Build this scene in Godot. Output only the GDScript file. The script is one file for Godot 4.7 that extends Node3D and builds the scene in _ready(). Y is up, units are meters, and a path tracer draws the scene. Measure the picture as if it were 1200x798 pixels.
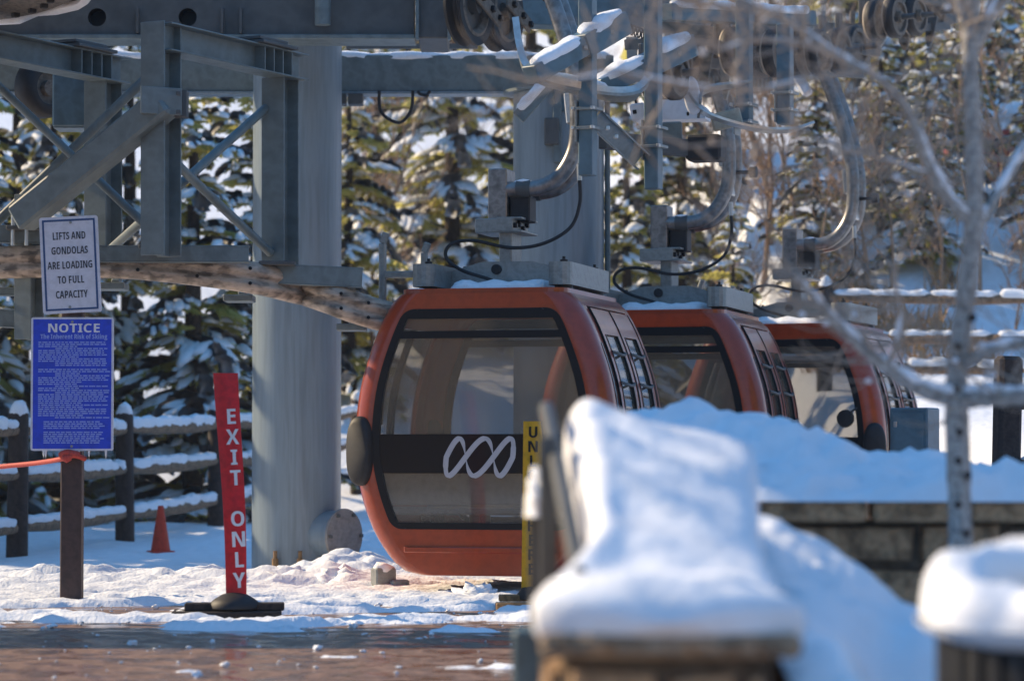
extends Node3D
# Gondola cabins entering a lift terminal on a sunny winter morning. Units are metres, y is up.

const FLAT := 4294967295
var taken := {}
var M := {}
var group_no := 1


func _ready() -> void:
	set_camera()
	set_sky_and_sun()
	make_materials()
	build_ground()
	build_structure()
	build_cabins()
	build_signs_and_fences()
	build_foreground()
	build_trees()


func set_camera() -> void:
	var cam := Camera3D.new()
	cam.name = "camera"
	add_child(cam)
	cam.position = Vector3(0, 1.1, 0)
	cam.rotation_degrees.x = 2.165
	var lens := CameraAttributesPhysical.new()
	lens.frustum_focal_length = 100.25
	lens.frustum_near = 0.1
	lens.frustum_far = 600.0
	lens.exposure_aperture = 2.1
	lens.frustum_focus_distance = 21.3
	cam.attributes = lens
	cam.fov = 13.66
	cam.near = 0.1
	cam.far = 600.0
	cam.current = true


func set_sky_and_sun() -> void:
	var sky_mat := ProceduralSkyMaterial.new()
	sky_mat.sky_top_color = Color(0.3, 0.54, 0.78)
	sky_mat.sky_horizon_color = Color(0.56, 0.69, 0.79)
	sky_mat.sky_curve = 0.15
	sky_mat.ground_bottom_color = Color(0.45, 0.45, 0.47)
	sky_mat.ground_horizon_color = Color(0.6, 0.66, 0.74)
	var sky := Sky.new()
	sky.sky_material = sky_mat
	var env := Environment.new()
	env.background_mode = Environment.BG_SKY
	env.sky = sky
	env.tonemap_mode = Environment.TONE_MAPPER_LINEAR
	env.tonemap_exposure = 1.36
	# frosty morning air: far trees pale a little
	env.fog_enabled = true
	env.fog_density = 0.0007
	env.fog_light_color = Color(0.93, 0.95, 1.0)
	env.sdfgi_enabled = true
	env.ssao_enabled = true
	env.ssil_enabled = true
	var we := WorldEnvironment.new()
	we.name = "world_environment"
	we.environment = env
	add_child(we)
	var sun := DirectionalLight3D.new()
	sun.name = "sun"
	sun.light_energy = 1.6
	sun.light_color = Color(1.0, 0.9, 0.75)
	sun.light_angular_distance = 0.5
	sun.shadow_enabled = true
	add_child(sun)
	# the sun stands low behind the scene, to the left
	sun.look_at_from_position(Vector3(-0.82, 0.5, -0.36), Vector3.ZERO)


# ---------------------------------------------------------------- materials
func lin(r: float, g: float, b: float, a := 1.0) -> Color:
	var c := Color(r, g, b).linear_to_srgb()
	c.a = a
	return c


func noise(freq: float, oct := 4, sd := 1, kind := FastNoiseLite.TYPE_SIMPLEX_SMOOTH) -> FastNoiseLite:
	var n := FastNoiseLite.new()
	n.noise_type = kind
	n.frequency = freq
	n.fractal_octaves = oct
	n.seed = sd
	return n


func tex(freq: float, stops: Array, oct := 4, sd := 1, size := 256) -> NoiseTexture2D:
	var g := Gradient.new()
	var off := PackedFloat32Array()
	var col := PackedColorArray()
	for k in stops:
		off.append(k[0])
		col.append(k[1])
	g.offsets = off
	g.colors = col
	var t := NoiseTexture2D.new()
	t.width = size
	t.height = size
	t.seamless = true
	t.noise = noise(freq, oct, sd)
	t.color_ramp = g
	return t


func grey(v: float) -> Color:
	return Color(v, v, v)


# a material with a mottled colour (times 0.8 to 1.1 or so), laid in world space
func mat(called: String, c: Color, rough: float, metal := 0.0, vary := 0.15, scale := 1.0, bump := 0.0) -> StandardMaterial3D:
	var m := StandardMaterial3D.new()
	m.resource_name = called
	m.albedo_color = c
	m.roughness = rough
	m.metallic = metal
	m.uv1_triplanar = true
	m.uv1_world_triplanar = true
	m.uv1_scale = Vector3.ONE * scale
	if vary > 0.0:
		var key := "vary%.2f" % vary
		if not M.has(key):
			M[key] = tex(0.02, [[0.0, grey(1.0 - vary * 1.6)], [0.45, grey(1.0 - vary * 0.5)], [0.6, grey(1.0)], [1.0, grey(1.0 - vary)]], 5, 7)
		m.albedo_texture = M[key]
	if bump > 0.0:
		if not M.has("bump"):
			M["bump"] = tex(0.03, [[0.0, grey(0)], [1.0, grey(1)]], 5, 3)
		m.heightmap_enabled = true
		m.heightmap_texture = M["bump"]
		m.heightmap_scale = bump
	return m


func make_materials() -> void:
	M.steel = mat("grey_steel_paint", lin(0.155, 0.195, 0.2), 0.45, 0.0, 0.14, 0.9)
	M.steel_dark = mat("dark_grey_steel_paint", lin(0.085, 0.09, 0.09), 0.55, 0.0, 0.12, 0.6)
	M.steel_blue = mat("blue_grey_steel_paint", lin(0.1, 0.17, 0.205), 0.4, 0.0, 0.14, 0.9)
	M.column = mat("pale_grey_column_paint", lin(0.22, 0.275, 0.31), 0.36, 0.0, 0.1, 0.5)
	M.column.uv1_scale = Vector3(2.6, 0.16, 2.6)
	M.galv = mat("galvanised_steel", lin(0.28, 0.3, 0.29), 0.42, 0.35, 0.12, 2.5)
	M.tube = mat("hanger_tube_steel", lin(0.3, 0.29, 0.28), 0.33, 0.6, 0.25, 1.5)
	M.chrome = mat("bright_fitting_steel", lin(0.6, 0.6, 0.58), 0.3, 0.7, 0.1, 2.0)
	M.orange = mat("rust_orange_car_paint", lin(0.34, 0.045, 0.01), 0.32, 0.0, 0.1, 1.6)
	M.orange.clearcoat_enabled = true
	M.orange.clearcoat = 0.7
	M.orange.clearcoat_roughness = 0.12
	M.black = mat("black_trim", lin(0.013, 0.014, 0.016), 0.3, 0.0, 0.0)
	M.gloss_black = mat("gloss_black_band", lin(0.012, 0.012, 0.014), 0.12, 0.0, 0.0)
	for k in ["black", "gloss_black"]:
		M[k].metallic_specular = 0.28
	M.orange.metallic_specular = 0.4
	M.rubber = mat("black_rubber", lin(0.014, 0.014, 0.016), 0.6, 0.0, 0.25, 2.0)
	M.tyre_tan = mat("dusty_tyre_side", lin(0.2, 0.165, 0.13), 0.7, 0.0, 0.3, 3.0)
	M.bead = mat("worn_tyre_edge", lin(0.52, 0.44, 0.35), 0.6, 0.0, 0.2, 3.0)
	M.seat = mat("grey_seat", lin(0.2, 0.19, 0.18), 0.7, 0.0, 0.15, 3.0)
	M.inner = mat("pale_cabin_lining", lin(0.42, 0.37, 0.28), 0.6, 0.0, 0.1, 2.0)
	M.glass = StandardMaterial3D.new()
	M.glass.resource_name = "smoke_tinted_glass"
	M.glass.transparency = BaseMaterial3D.TRANSPARENCY_ALPHA
	M.glass.albedo_color = lin(0.2, 0.17, 0.13, 0.3)
	M.glass.roughness = 0.04
	M.glass.metallic_specular = 0.42
	M.snow = mat("snow", lin(0.88, 0.9, 0.93), 0.85, 0.0, 0.04, 0.7, 1.2)
	M.snow_fine = mat("fresh_snow", lin(0.88, 0.9, 0.93), 0.85, 0.0, 0.03, 3.0, 0.5)
	M.wood = mat("weathered_rail_wood", lin(0.3, 0.19, 0.11), 0.85, 0.0, 0.4, 2.0, 0.6)
	M.post_wood = mat("dark_post_wood", lin(0.045, 0.03, 0.025), 0.8, 0.0, 0.35, 2.0, 0.5)
	M.sign_post = mat("brown_sign_post", lin(0.06, 0.032, 0.028), 0.6, 0.0, 0.2, 2.0)
	M.board = mat("plain_board_wood", lin(0.3, 0.17, 0.07), 0.75, 0.0, 0.3, 3.0)
	M.red = mat("red_vinyl", lin(0.72, 0.012, 0.022), 0.45, 0.0, 0.12, 2.0)
	M.cone = mat("orange_red_cone", lin(0.8, 0.07, 0.03), 0.55, 0.0, 0.1, 3.0)
	M.yellow = mat("yellow_vinyl", lin(0.85, 0.47, 0.01), 0.45, 0.0, 0.1, 2.0)
	for k in ["yellow", "red", "cone"]:
		M[k].backlight_enabled = true
		M[k].backlight = Color(0.7, 0.7, 0.7)
	M.white = mat("white_print", lin(0.78, 0.78, 0.8), 0.5, 0.0, 0.04, 2.0)
	M.emblem = mat("pale_grey_print", lin(0.46, 0.44, 0.46), 0.5, 0.0, 0.04, 2.0)
	M.pale_twig = mat("pale_twigs", lin(0.42, 0.34, 0.27), 0.8, 0.0, 0.1, 2.0)
	M.sign_white = mat("white_sign_plate", lin(0.66, 0.67, 0.75), 0.4, 0.0, 0.05, 2.0)
	M.sign_blue = mat("blue_sign_plate", lin(0.008, 0.055, 0.62), 0.4, 0.0, 0.08, 2.0)
	M.ink = mat("dark_ink", lin(0.03, 0.035, 0.05), 0.5, 0.0, 0.0)
	M.ink_blue = mat("blue_ink", lin(0.02, 0.07, 0.2), 0.5, 0.0, 0.0)
	M.pale_ink = mat("pale_blue_ink", lin(0.3, 0.4, 0.75), 0.5, 0.0, 0.0)
	M.ice = mat("ice", lin(0.75, 0.8, 0.85), 0.15, 0.0, 0.0)
	M.rope = mat("red_rope", lin(0.6, 0.07, 0.05), 0.7, 0.0, 0.2, 8.0)
	M.rail = mat("stained_guide_rail", lin(0.58, 0.46, 0.35), 0.5, 0.0, 0.0, 0.9, 0.4)
	M.rail.albedo_texture = tex(0.014, [[0.0, grey(0.3)], [0.36, grey(0.55)], [0.46, grey(0.85)], [0.7, grey(1.0)], [1.0, grey(0.75)]], 5, 11)
	M.rail.uv1_scale = Vector3(1.3, 3.6, 1.3)
	M.stone_tan = mat("tan_stone", lin(0.56, 0.37, 0.21), 0.9, 0.0, 0.3, 1.6, 2.5)
	M.stone_brown = mat("brown_stone", lin(0.48, 0.3, 0.165), 0.9, 0.0, 0.35, 1.6, 3.0)
	M.stone_grey = mat("grey_stone", lin(0.4, 0.29, 0.19), 0.9, 0.0, 0.35, 1.6, 3.0)
	M.mortar = mat("mortar", lin(0.14, 0.11, 0.08), 0.95, 0.0, 0.2, 2.0)
	M.barrel = mat("dark_slatted_barrel", lin(0.018, 0.019, 0.021), 0.55, 0.0, 0.2, 2.0)
	M.bark = mat("conifer_bark", lin(0.07, 0.05, 0.036), 0.95, 0.0, 0.35, 2.0, 2.0)
	M.needles = mat("olive_green_needles", lin(0.19, 0.175, 0.05), 0.7, 0.0, 0.0)
	M.needles.backlight_enabled = true
	M.needles.backlight = Color(1.0, 0.97, 0.6)
	M.tree_snow = mat("snow_on_boughs", lin(0.88, 0.89, 0.9), 0.85, 0.0, 0.0)
	M.tree_snow.backlight_enabled = true
	M.tree_snow.backlight = Color(0.55, 0.55, 0.55)
	M.twig = mat("brown_twigs", lin(0.4, 0.26, 0.165), 0.85, 0.0, 0.2, 1.0)
	M.aspen = mat("pale_aspen_bark", lin(0.5, 0.47, 0.43), 0.75, 0.0, 0.35, 5.0, 1.0)
	M.grass = mat("dry_grass", lin(0.42, 0.25, 0.11), 0.85, 0.0, 0.0)
	M.added_lodge = mat("tan_added_lodge_boards", lin(0.42, 0.3, 0.18), 0.8, 0.0, 0.25, 0.6)
	M.roof = mat("roof_shingle", lin(0.1, 0.09, 0.085), 0.9, 0.0, 0.2, 1.0)
	M.far_red = mat("faded_red_wall", lin(0.32, 0.05, 0.045), 0.8, 0.0, 0.15, 1.0)
	M.far_teal = mat("teal_panel", lin(0.05, 0.2, 0.24), 0.6, 0.0, 0.1, 1.0)
	M.road = mat("wet_red_brown_paving", lin(0.34, 0.2, 0.13), 1.0, 0.0, 0.0, 0.45, 0.25)
	M.road.albedo_texture = tex(0.02, [[0.0, grey(0.55)], [0.4, grey(0.8)], [0.55, grey(1.0)], [0.75, grey(0.75)], [1.0, grey(0.9)]], 6, 21, 512)
	M.road.roughness_texture = tex(0.012, [[0.0, grey(0.1)], [0.42, grey(0.18)], [0.6, grey(0.5)], [1.0, grey(0.65)]], 5, 22, 512)


# ---------------------------------------------------------------- naming
func numbered(n: String) -> String:
	if not taken.has(n):
		taken[n] = 0
		return n
	taken[n] += 1
	return "%s_%03d" % [n, taken[n]]


func tag(o: Node, label: String, category := "", grp := "", kind := "") -> void:
	if label:
		o.set_meta("label", label)
	if category:
		o.set_meta("category", category)
	if grp:
		o.set_meta("group", grp)
	if kind:
		o.set_meta("kind", kind)


func thing(called: String, label: String, category: String, at := Vector3.ZERO, turn := 0.0, grp := "") -> Node3D:
	var o := Node3D.new()
	o.name = numbered(called)
	add_child(o)
	o.position = at
	o.rotation.y = turn
	tag(o, label, category, grp)
	return o


func st() -> SurfaceTool:
	var s := SurfaceTool.new()
	s.begin(Mesh.PRIMITIVE_TRIANGLES)
	return s


func done(s: SurfaceTool) -> ArrayMesh:
	s.generate_normals()
	return s.commit()


func put(called: String, mesh: Mesh, m: Material, parent: Node, at := Transform3D()) -> MeshInstance3D:
	var o := MeshInstance3D.new()
	o.mesh = mesh
	o.material_override = m
	o.cast_shadow = GeometryInstance3D.SHADOW_CASTING_SETTING_ON
	o.name = numbered(called) if parent == self else called
	o.transform = at
	parent.add_child(o, true)
	return o


func part(called: String, s: SurfaceTool, m: Material, parent: Node) -> MeshInstance3D:
	return put(called, done(s), m, parent)


func lone(called: String, s: SurfaceTool, m: Material, label: String, category: String, grp := "", kind := "") -> MeshInstance3D:
	var o := put(called, done(s), m, self)
	tag(o, label, category, grp, kind)
	return o


func copy_of(o: Node3D, label: String) -> Node3D:
	var c: Node3D = o.duplicate()
	c.name = numbered(String(o.name).rstrip("0123456789").rstrip("_"))
	add_child(c)
	c.set_meta("label", label)
	return c


# ---------------------------------------------------------------- shapes
func smooth(s: SurfaceTool) -> void:
	group_no += 1
	s.set_smooth_group(group_no)


func poly(s: SurfaceTool, p: Array, outward: Vector3) -> void:
	var n: Vector3 = (p[0] - p[2]).cross(p[0] - p[1])
	if p.size() == 4 and n.length_squared() < 1e-14:
		n = (p[0] - p[3]).cross(p[0] - p[2])
	var flip := n.dot(outward) < 0.0
	for k in range(1, p.size() - 1):
		s.add_vertex(p[0])
		s.add_vertex(p[k + 1] if flip else p[k])
		s.add_vertex(p[k] if flip else p[k + 1])


func box(s: SurfaceTool, xf: Transform3D, size: Vector3, bev := 0.004) -> void:
	s.set_smooth_group(FLAT)
	var h := size / 2.0
	var b := minf(bev, minf(h.x, minf(h.y, h.z)) * 0.5)
	var bs := xf.basis
	for ax in 3:
		var u := (ax + 1) % 3
		var v := (ax + 2) % 3
		for sg in [-1.0, 1.0]:
			var pts := []
			for c in [[-1, -1], [1, -1], [1, 1], [-1, 1]]:
				var q := Vector3()
				q[ax] = sg * h[ax]
				q[u] = c[0] * (h[u] - b)
				q[v] = c[1] * (h[v] - b)
				pts.append(xf * q)
			poly(s, pts, bs[ax] * sg)
	if b <= 0.0:
		return
	for ax in 3:
		var u := (ax + 1) % 3
		var v := (ax + 2) % 3
		for su in [-1.0, 1.0]:
			for sv in [-1.0, 1.0]:
				var pts := []
				for e in [[-1, 0], [1, 0], [1, 1], [-1, 1]]:
					var q := Vector3()
					q[ax] = e[0] * (h[ax] - b)
					q[u] = su * (h[u] - (b if e[1] == 1 else 0.0))
					q[v] = sv * (h[v] - (0.0 if e[1] == 1 else b))
					pts.append(xf * q)
				poly(s, pts, bs[u] * su + bs[v] * sv)
	for sx in [-1.0, 1.0]:
		for sy in [-1.0, 1.0]:
			for sz in [-1.0, 1.0]:
				var c := Vector3(sx * (h.x - b), sy * (h.y - b), sz * (h.z - b))
				poly(s, [xf * (c + Vector3(sx * b, 0, 0)), xf * (c + Vector3(0, sy * b, 0)), xf * (c + Vector3(0, 0, sz * b))], bs * Vector3(sx, sy, sz))


func at(p: Vector3, turn := 0.0) -> Transform3D:
	return Transform3D(Basis(Vector3.UP, turn), p)


func along(a: Vector3, b: Vector3, up := Vector3.UP) -> Transform3D:
	var z := (b - a).normalized()
	if absf(z.dot(up)) > 0.98:
		up = Vector3(0, 0, 1) if absf(z.z) < 0.9 else Vector3(1, 0, 0)
	var x := up.cross(z).normalized()
	return Transform3D(Basis(x, z.cross(x), z), (a + b) / 2.0)


# a square bar from a to b: w across, h along `up`
func bar(s: SurfaceTool, a: Vector3, b: Vector3, w: float, h: float, up := Vector3.UP, bev := 0.006) -> void:
	box(s, along(a, b, up), Vector3(w, h, a.distance_to(b)), bev)


# an I section: its flanges face +up and -up
func ibar(s: SurfaceTool, a: Vector3, b: Vector3, w: float, h: float, t: float, up := Vector3.UP) -> void:
	var f := along(a, b, up)
	var d := a.distance_to(b)
	for k in [-1.0, 1.0]:
		box(s, f * Transform3D(Basis(), Vector3(0, k * (h - t) / 2.0, 0)), Vector3(w, t, d), 0.003)
	box(s, f, Vector3(t * 0.8, h - 2.0 * t, d - 0.004), 0.0)


# a channel: web on the +x side of the frame, open to the other
func channel(s: SurfaceTool, a: Vector3, b: Vector3, w: float, h: float, t: float, up := Vector3.UP, open := 1.0) -> void:
	var f := along(a, b, up)
	var d := a.distance_to(b)
	for k in [-1.0, 1.0]:
		box(s, f * Transform3D(Basis(), Vector3(0, k * (h - t) / 2.0, 0)), Vector3(w, t, d), 0.003)
	box(s, f * Transform3D(Basis(), Vector3(open * (w - t) / 2.0, 0, 0)), Vector3(t, h - 2.0 * t, d - 0.004), 0.0)


func tube(s: SurfaceTool, pts: Array, r: Variant, seg := 10, caps := true) -> void:
	var n := pts.size()
	var rings := []
	var x := Vector3()
	for i in n:
		var dir: Vector3 = (pts[mini(i + 1, n - 1)] - pts[maxi(i - 1, 0)]).normalized()
		if i == 0:
			x = dir.cross(Vector3.UP)
			if x.length() < 0.1:
				x = dir.cross(Vector3.RIGHT)
		x = (x - dir * x.dot(dir)).normalized()
		var y := dir.cross(x)
		var rr: float = r[i] if r is Array else r
		var ring := []
		for k in seg:
			var a := TAU * k / seg
			ring.append(pts[i] + (x * cos(a) + y * sin(a)) * rr)
		rings.append(ring)
	smooth(s)
	for i in n - 1:
		for k in seg:
			var k2 := (k + 1) % seg
			poly(s, [rings[i][k], rings[i][k2], rings[i + 1][k2], rings[i + 1][k]], rings[i][k] + rings[i + 1][k2] - pts[i] - pts[i + 1])
	if caps:
		s.set_smooth_group(FLAT)
		poly(s, rings[0], pts[0] - pts[1])
		poly(s, rings[n - 1], pts[n - 1] - pts[n - 2])


# points along a smooth curve through the given ones
func curve(pts: Array, step := 5) -> Array:
	var out := []
	var n := pts.size()
	for i in n - 1:
		var a: Vector3 = pts[maxi(i - 1, 0)]
		var d: Vector3 = pts[mini(i + 2, n - 1)]
		for k in step:
			out.append(pts[i].cubic_interpolate(pts[i + 1], a, d, float(k) / step))
	out.append(pts[n - 1])
	return out


# sweep of a flat 2D outline (x across, y along up) along pts
func sweep(s: SurfaceTool, pts: Array, outline: Array, up: Vector3, is_smooth := false) -> void:
	var rings := []
	var n := pts.size()
	for i in n:
		var z: Vector3 = (pts[mini(i + 1, n - 1)] - pts[maxi(i - 1, 0)]).normalized()
		var x := up.cross(z).normalized()
		var y := z.cross(x)
		var ring := []
		for q in outline:
			ring.append(pts[i] + x * q.x + y * q.y)
		rings.append(ring)
	var m := outline.size()
	s.set_smooth_group(FLAT)
	if is_smooth:
		smooth(s)
	for i in n - 1:
		for k in m:
			var k2 := (k + 1) % m
			var c: Vector3 = (pts[i] + pts[i + 1]) / 2.0
			poly(s, [rings[i][k], rings[i][k2], rings[i + 1][k2], rings[i + 1][k]], (rings[i][k] + rings[i + 1][k2]) / 2.0 - c)
	s.set_smooth_group(FLAT)
	poly(s, rings[0], pts[0] - pts[1])
	poly(s, rings[n - 1], pts[n - 1] - pts[n - 2])


# how: 1 sharp between the outline's segments, 2 smooth all over
func lathe(s: SurfaceTool, xf: Transform3D, prof: Array, seg := 24, how := 1) -> void:
	smooth(s)
	for i in prof.size() - 1:
		if how == 1:
			smooth(s)
		var a: Vector2 = prof[i]
		var b: Vector2 = prof[i + 1]
		var nrm := Vector2(b.y - a.y, a.x - b.x)
		for k in seg:
			var t := [TAU * k / seg, TAU * (k + 1) / seg]
			var p := []
			for q in [[a, 0], [a, 1], [b, 1], [b, 0]]:
				p.append(xf * Vector3(q[0].x * cos(t[q[1]]), q[0].y, q[0].x * sin(t[q[1]])))
			var m = (t[0] + t[1]) / 2.0
			var pts := p
			if a.x < 1e-5:
				pts = [p[0], p[2], p[3]]
			elif b.x < 1e-5:
				pts = [p[0], p[1], p[2]]
			poly(s, pts, xf.basis * Vector3(nrm.x * cos(m), nrm.y, nrm.x * sin(m)))


# an outline in the xy plane of xf, extruded from -depth/2 to depth/2
func prism(s: SurfaceTool, xf: Transform3D, outline: PackedVector2Array, depth: float) -> void:
	s.set_smooth_group(FLAT)
	var idx := Geometry2D.triangulate_polygon(outline)
	for k in range(0, idx.size(), 3):
		for sg in [-1.0, 1.0]:
			var p := []
			for j in 3:
				var q := outline[idx[k + j]]
				p.append(xf * Vector3(q.x, q.y, sg * depth / 2.0))
			poly(s, p, xf.basis.z * sg)
	var n := outline.size()
	var ccw := 0.0
	for i in n:
		ccw += outline[i].cross(outline[(i + 1) % n])
	for i in n:
		var a := outline[i]
		var b := outline[(i + 1) % n]
		var o := Vector2(b.y - a.y, a.x - b.x) * signf(ccw)
		poly(s, [xf * Vector3(a.x, a.y, -depth / 2), xf * Vector3(b.x, b.y, -depth / 2), xf * Vector3(b.x, b.y, depth / 2), xf * Vector3(a.x, a.y, depth / 2)], xf.basis * Vector3(o.x, o.y, 0))


# a curved sheet with thickness: rows at ys from lo[i] to hi[i], put in place by mp(u, y, off), between off o0 (inside) and o1 (outside)
func sheet(s: SurfaceTool, ys: Array, lo: Array, hi: Array, n: int, mp: Callable, o0: float, o1: float) -> void:
	var g := [[], []]
	for i in ys.size():
		for side in 2:
			var row := []
			for j in n + 1:
				row.append(mp.call(lerpf(lo[i], hi[i], float(j) / n), ys[i], o1 if side else o0))
			g[side].append(row)
	for side in 2:
		smooth(s)
		for i in ys.size() - 1:
			for j in n:
				var a: Array = g[side]
				poly(s, [a[i][j], a[i][j + 1], a[i + 1][j + 1], a[i + 1][j]], g[side][i][j] - g[1 - side][i][j])
	s.set_smooth_group(FLAT)
	var last := ys.size() - 1
	for j in n:
		poly(s, [g[0][0][j], g[0][0][j + 1], g[1][0][j + 1], g[1][0][j]], g[1][0][j] - g[1][1][j])
		poly(s, [g[0][last][j], g[0][last][j + 1], g[1][last][j + 1], g[1][last][j]], g[1][last][j] - g[1][last - 1][j])
	for i in last:
		poly(s, [g[0][i][0], g[0][i + 1][0], g[1][i + 1][0], g[1][i][0]], g[1][i][0] - g[1][i][n])
		poly(s, [g[0][i][n], g[0][i + 1][n], g[1][i + 1][n], g[1][i][n]], g[1][i][n] - g[1][i][0])


# a smooth grid: f(u, v) gives the point, u and v from 0 to 1
func grid(nu: int, nv: int, f: Callable) -> ArrayMesh:
	var v := PackedVector3Array()
	for j in nv + 1:
		for i in nu + 1:
			v.append(f.call(float(i) / nu, float(j) / nv))
	var nrm := PackedVector3Array()
	nrm.resize(v.size())
	var idx := PackedInt32Array()
	var w := nu + 1
	for j in nv:
		for i in nu:
			var a := j * w + i
			for t in [[a, a + 1, a + w + 1], [a, a + w + 1, a + w]]:
				idx.append_array(PackedInt32Array(t))
				var m := (v[t[0]] - v[t[2]]).cross(v[t[0]] - v[t[1]])
				for q in t:
					nrm[q] += m
	for i in nrm.size():
		nrm[i] = nrm[i].normalized() if nrm[i].length() > 1e-12 else Vector3.UP
	return raw_mesh(v, nrm, idx)


func raw_mesh(v: PackedVector3Array, nrm: PackedVector3Array, idx: PackedInt32Array) -> ArrayMesh:
	var arr := []
	arr.resize(Mesh.ARRAY_MAX)
	arr[Mesh.ARRAY_VERTEX] = v
	if nrm.size():
		arr[Mesh.ARRAY_NORMAL] = nrm
	if idx.size():
		arr[Mesh.ARRAY_INDEX] = idx
	var m := ArrayMesh.new()
	m.add_surface_from_arrays(Mesh.PRIMITIVE_TRIANGLES, arr)
	return m


# a lumpy roll of snow along a path: half width a and half height b at each point
func snow_roll(pts: Array, a: Array, b: Array, lump: float, sd: int, fine := 3.0) -> ArrayMesh:
	var nz := noise(fine, 3, sd)
	var n := pts.size()
	var seg := 18
	return grid(seg, n - 1, func(u: float, v: float) -> Vector3:
		var i := roundi(v * (n - 1))
		var z: Vector3 = (pts[mini(i + 1, n - 1)] - pts[maxi(i - 1, 0)]).normalized()
		var x := Vector3.UP.cross(z).normalized()
		var y := z.cross(x)
		var t := u * TAU
		var c := cos(t)
		var q := sin(t)
		var p: Vector3 = pts[i] + x * a[i] * signf(c) * pow(absf(c), 0.6) + y * b[i] * signf(q) * pow(absf(q), 0.7)
		var k: float = clampf(b[i] / 0.02, 0.0, 1.0)
		return p + (x * c + y * maxf(q, 0.0)) * nz.get_noise_3dv(p) * lump * k)


# snow lying on a bar from a to b
func snow_on(a: Vector3, b: Vector3, w: float, h: float, sd := 1) -> ArrayMesh:
	var n := maxi(6, int(a.distance_to(b) / 0.06))
	n = mini(n, 80)
	var pts := []
	var aa := []
	var bb := []
	for i in n + 1:
		var t := float(i) / n
		pts.append(a.lerp(b, t))
		var e := clampf(minf(t, 1.0 - t) * a.distance_to(b) / 0.08, 0.0, 1.0)
		aa.append(maxf(0.001, w * 0.5 * sqrt(e)))
		bb.append(maxf(0.001, h * sqrt(e)))
	return snow_roll(pts, aa, bb, h * 0.7, sd, 4.0)


# a rounded block: an upright rounded outline w x h, thickness d along +z
func pad(s: SurfaceTool, xf: Transform3D, w: float, h: float, d: float, pw := 0.55) -> void:
	var n := 28
	var rings := []
	for l in [[0.0, 0.94], [0.2, 1.0], [0.65, 1.0], [0.88, 0.94], [1.0, 0.8]]:
		var ring := []
		for k in n:
			var t := TAU * k / n
			ring.append(xf * Vector3(signf(cos(t)) * pow(absf(cos(t)), pw) * w / 2 * l[1], signf(sin(t)) * pow(absf(sin(t)), pw) * h / 2 * l[1], l[0] * d))
		rings.append(ring)
	smooth(s)
	for i in rings.size() - 1:
		for k in n:
			var k2 := (k + 1) % n
			poly(s, [rings[i][k], rings[i][k2], rings[i + 1][k2], rings[i + 1][k]], (rings[i][k] + rings[i + 1][k2]) / 2.0 - xf.origin - xf.basis.z * d * 0.5)
	poly(s, rings[0], -xf.basis.z)
	poly(s, rings[rings.size() - 1], xf.basis.z)


# upright lettering, its middle at p, facing +z of the frame
func words_mesh(text: String, height: float, thick := 0.003, bold := true, face := "Droid Sans") -> TextMesh:
	var f := SystemFont.new()
	f.font_names = PackedStringArray([face])
	f.font_weight = 700 if bold else 400
	var t := TextMesh.new()
	t.text = text
	t.font = f
	t.font_size = 32
	t.pixel_size = height / 23.0
	t.depth = thick
	t.curve_step = 2.0
	return t


# ---------------------------------------------------------------- ground
var n_soft := noise(0.35, 4, 5)
var n_fine := noise(2.2, 4, 9)
var n_patch := noise(0.55, 5, 31)


func hill(x: float, z: float) -> float:
	var h := 0.0
	if z < -41.0:
		h += (-z - 41.0) * 0.3 * smoothstep(41.0, 50.0, -z)
	h += 0.1 * smoothstep(29.0, 37.0, -z)
	var x0 := 2.5 + 1.7 * exp(-pow((z + 28.0) / 4.5, 2.0)) + 0.8 * smoothstep(31.0, 36.0, -z)
	var side := smoothstep(x0, x0 + 1.1, x)
	h += side * (0.8 * smoothstep(13.0, 21.0, -z) + 0.9 * smoothstep(24.0, 37.0, -z) + 1.0 * smoothstep(38.0, 48.0, -z))
	return h


func ground_at(x: float, z: float) -> float:
	var soft := smoothstep(21.0, 25.0, -z)
	return hill(x, z) + soft * (n_soft.get_noise_2d(x, z) * 0.1 + n_fine.get_noise_2d(x * 0.5, z * 0.5) * 0.03) - 0.02


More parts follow.
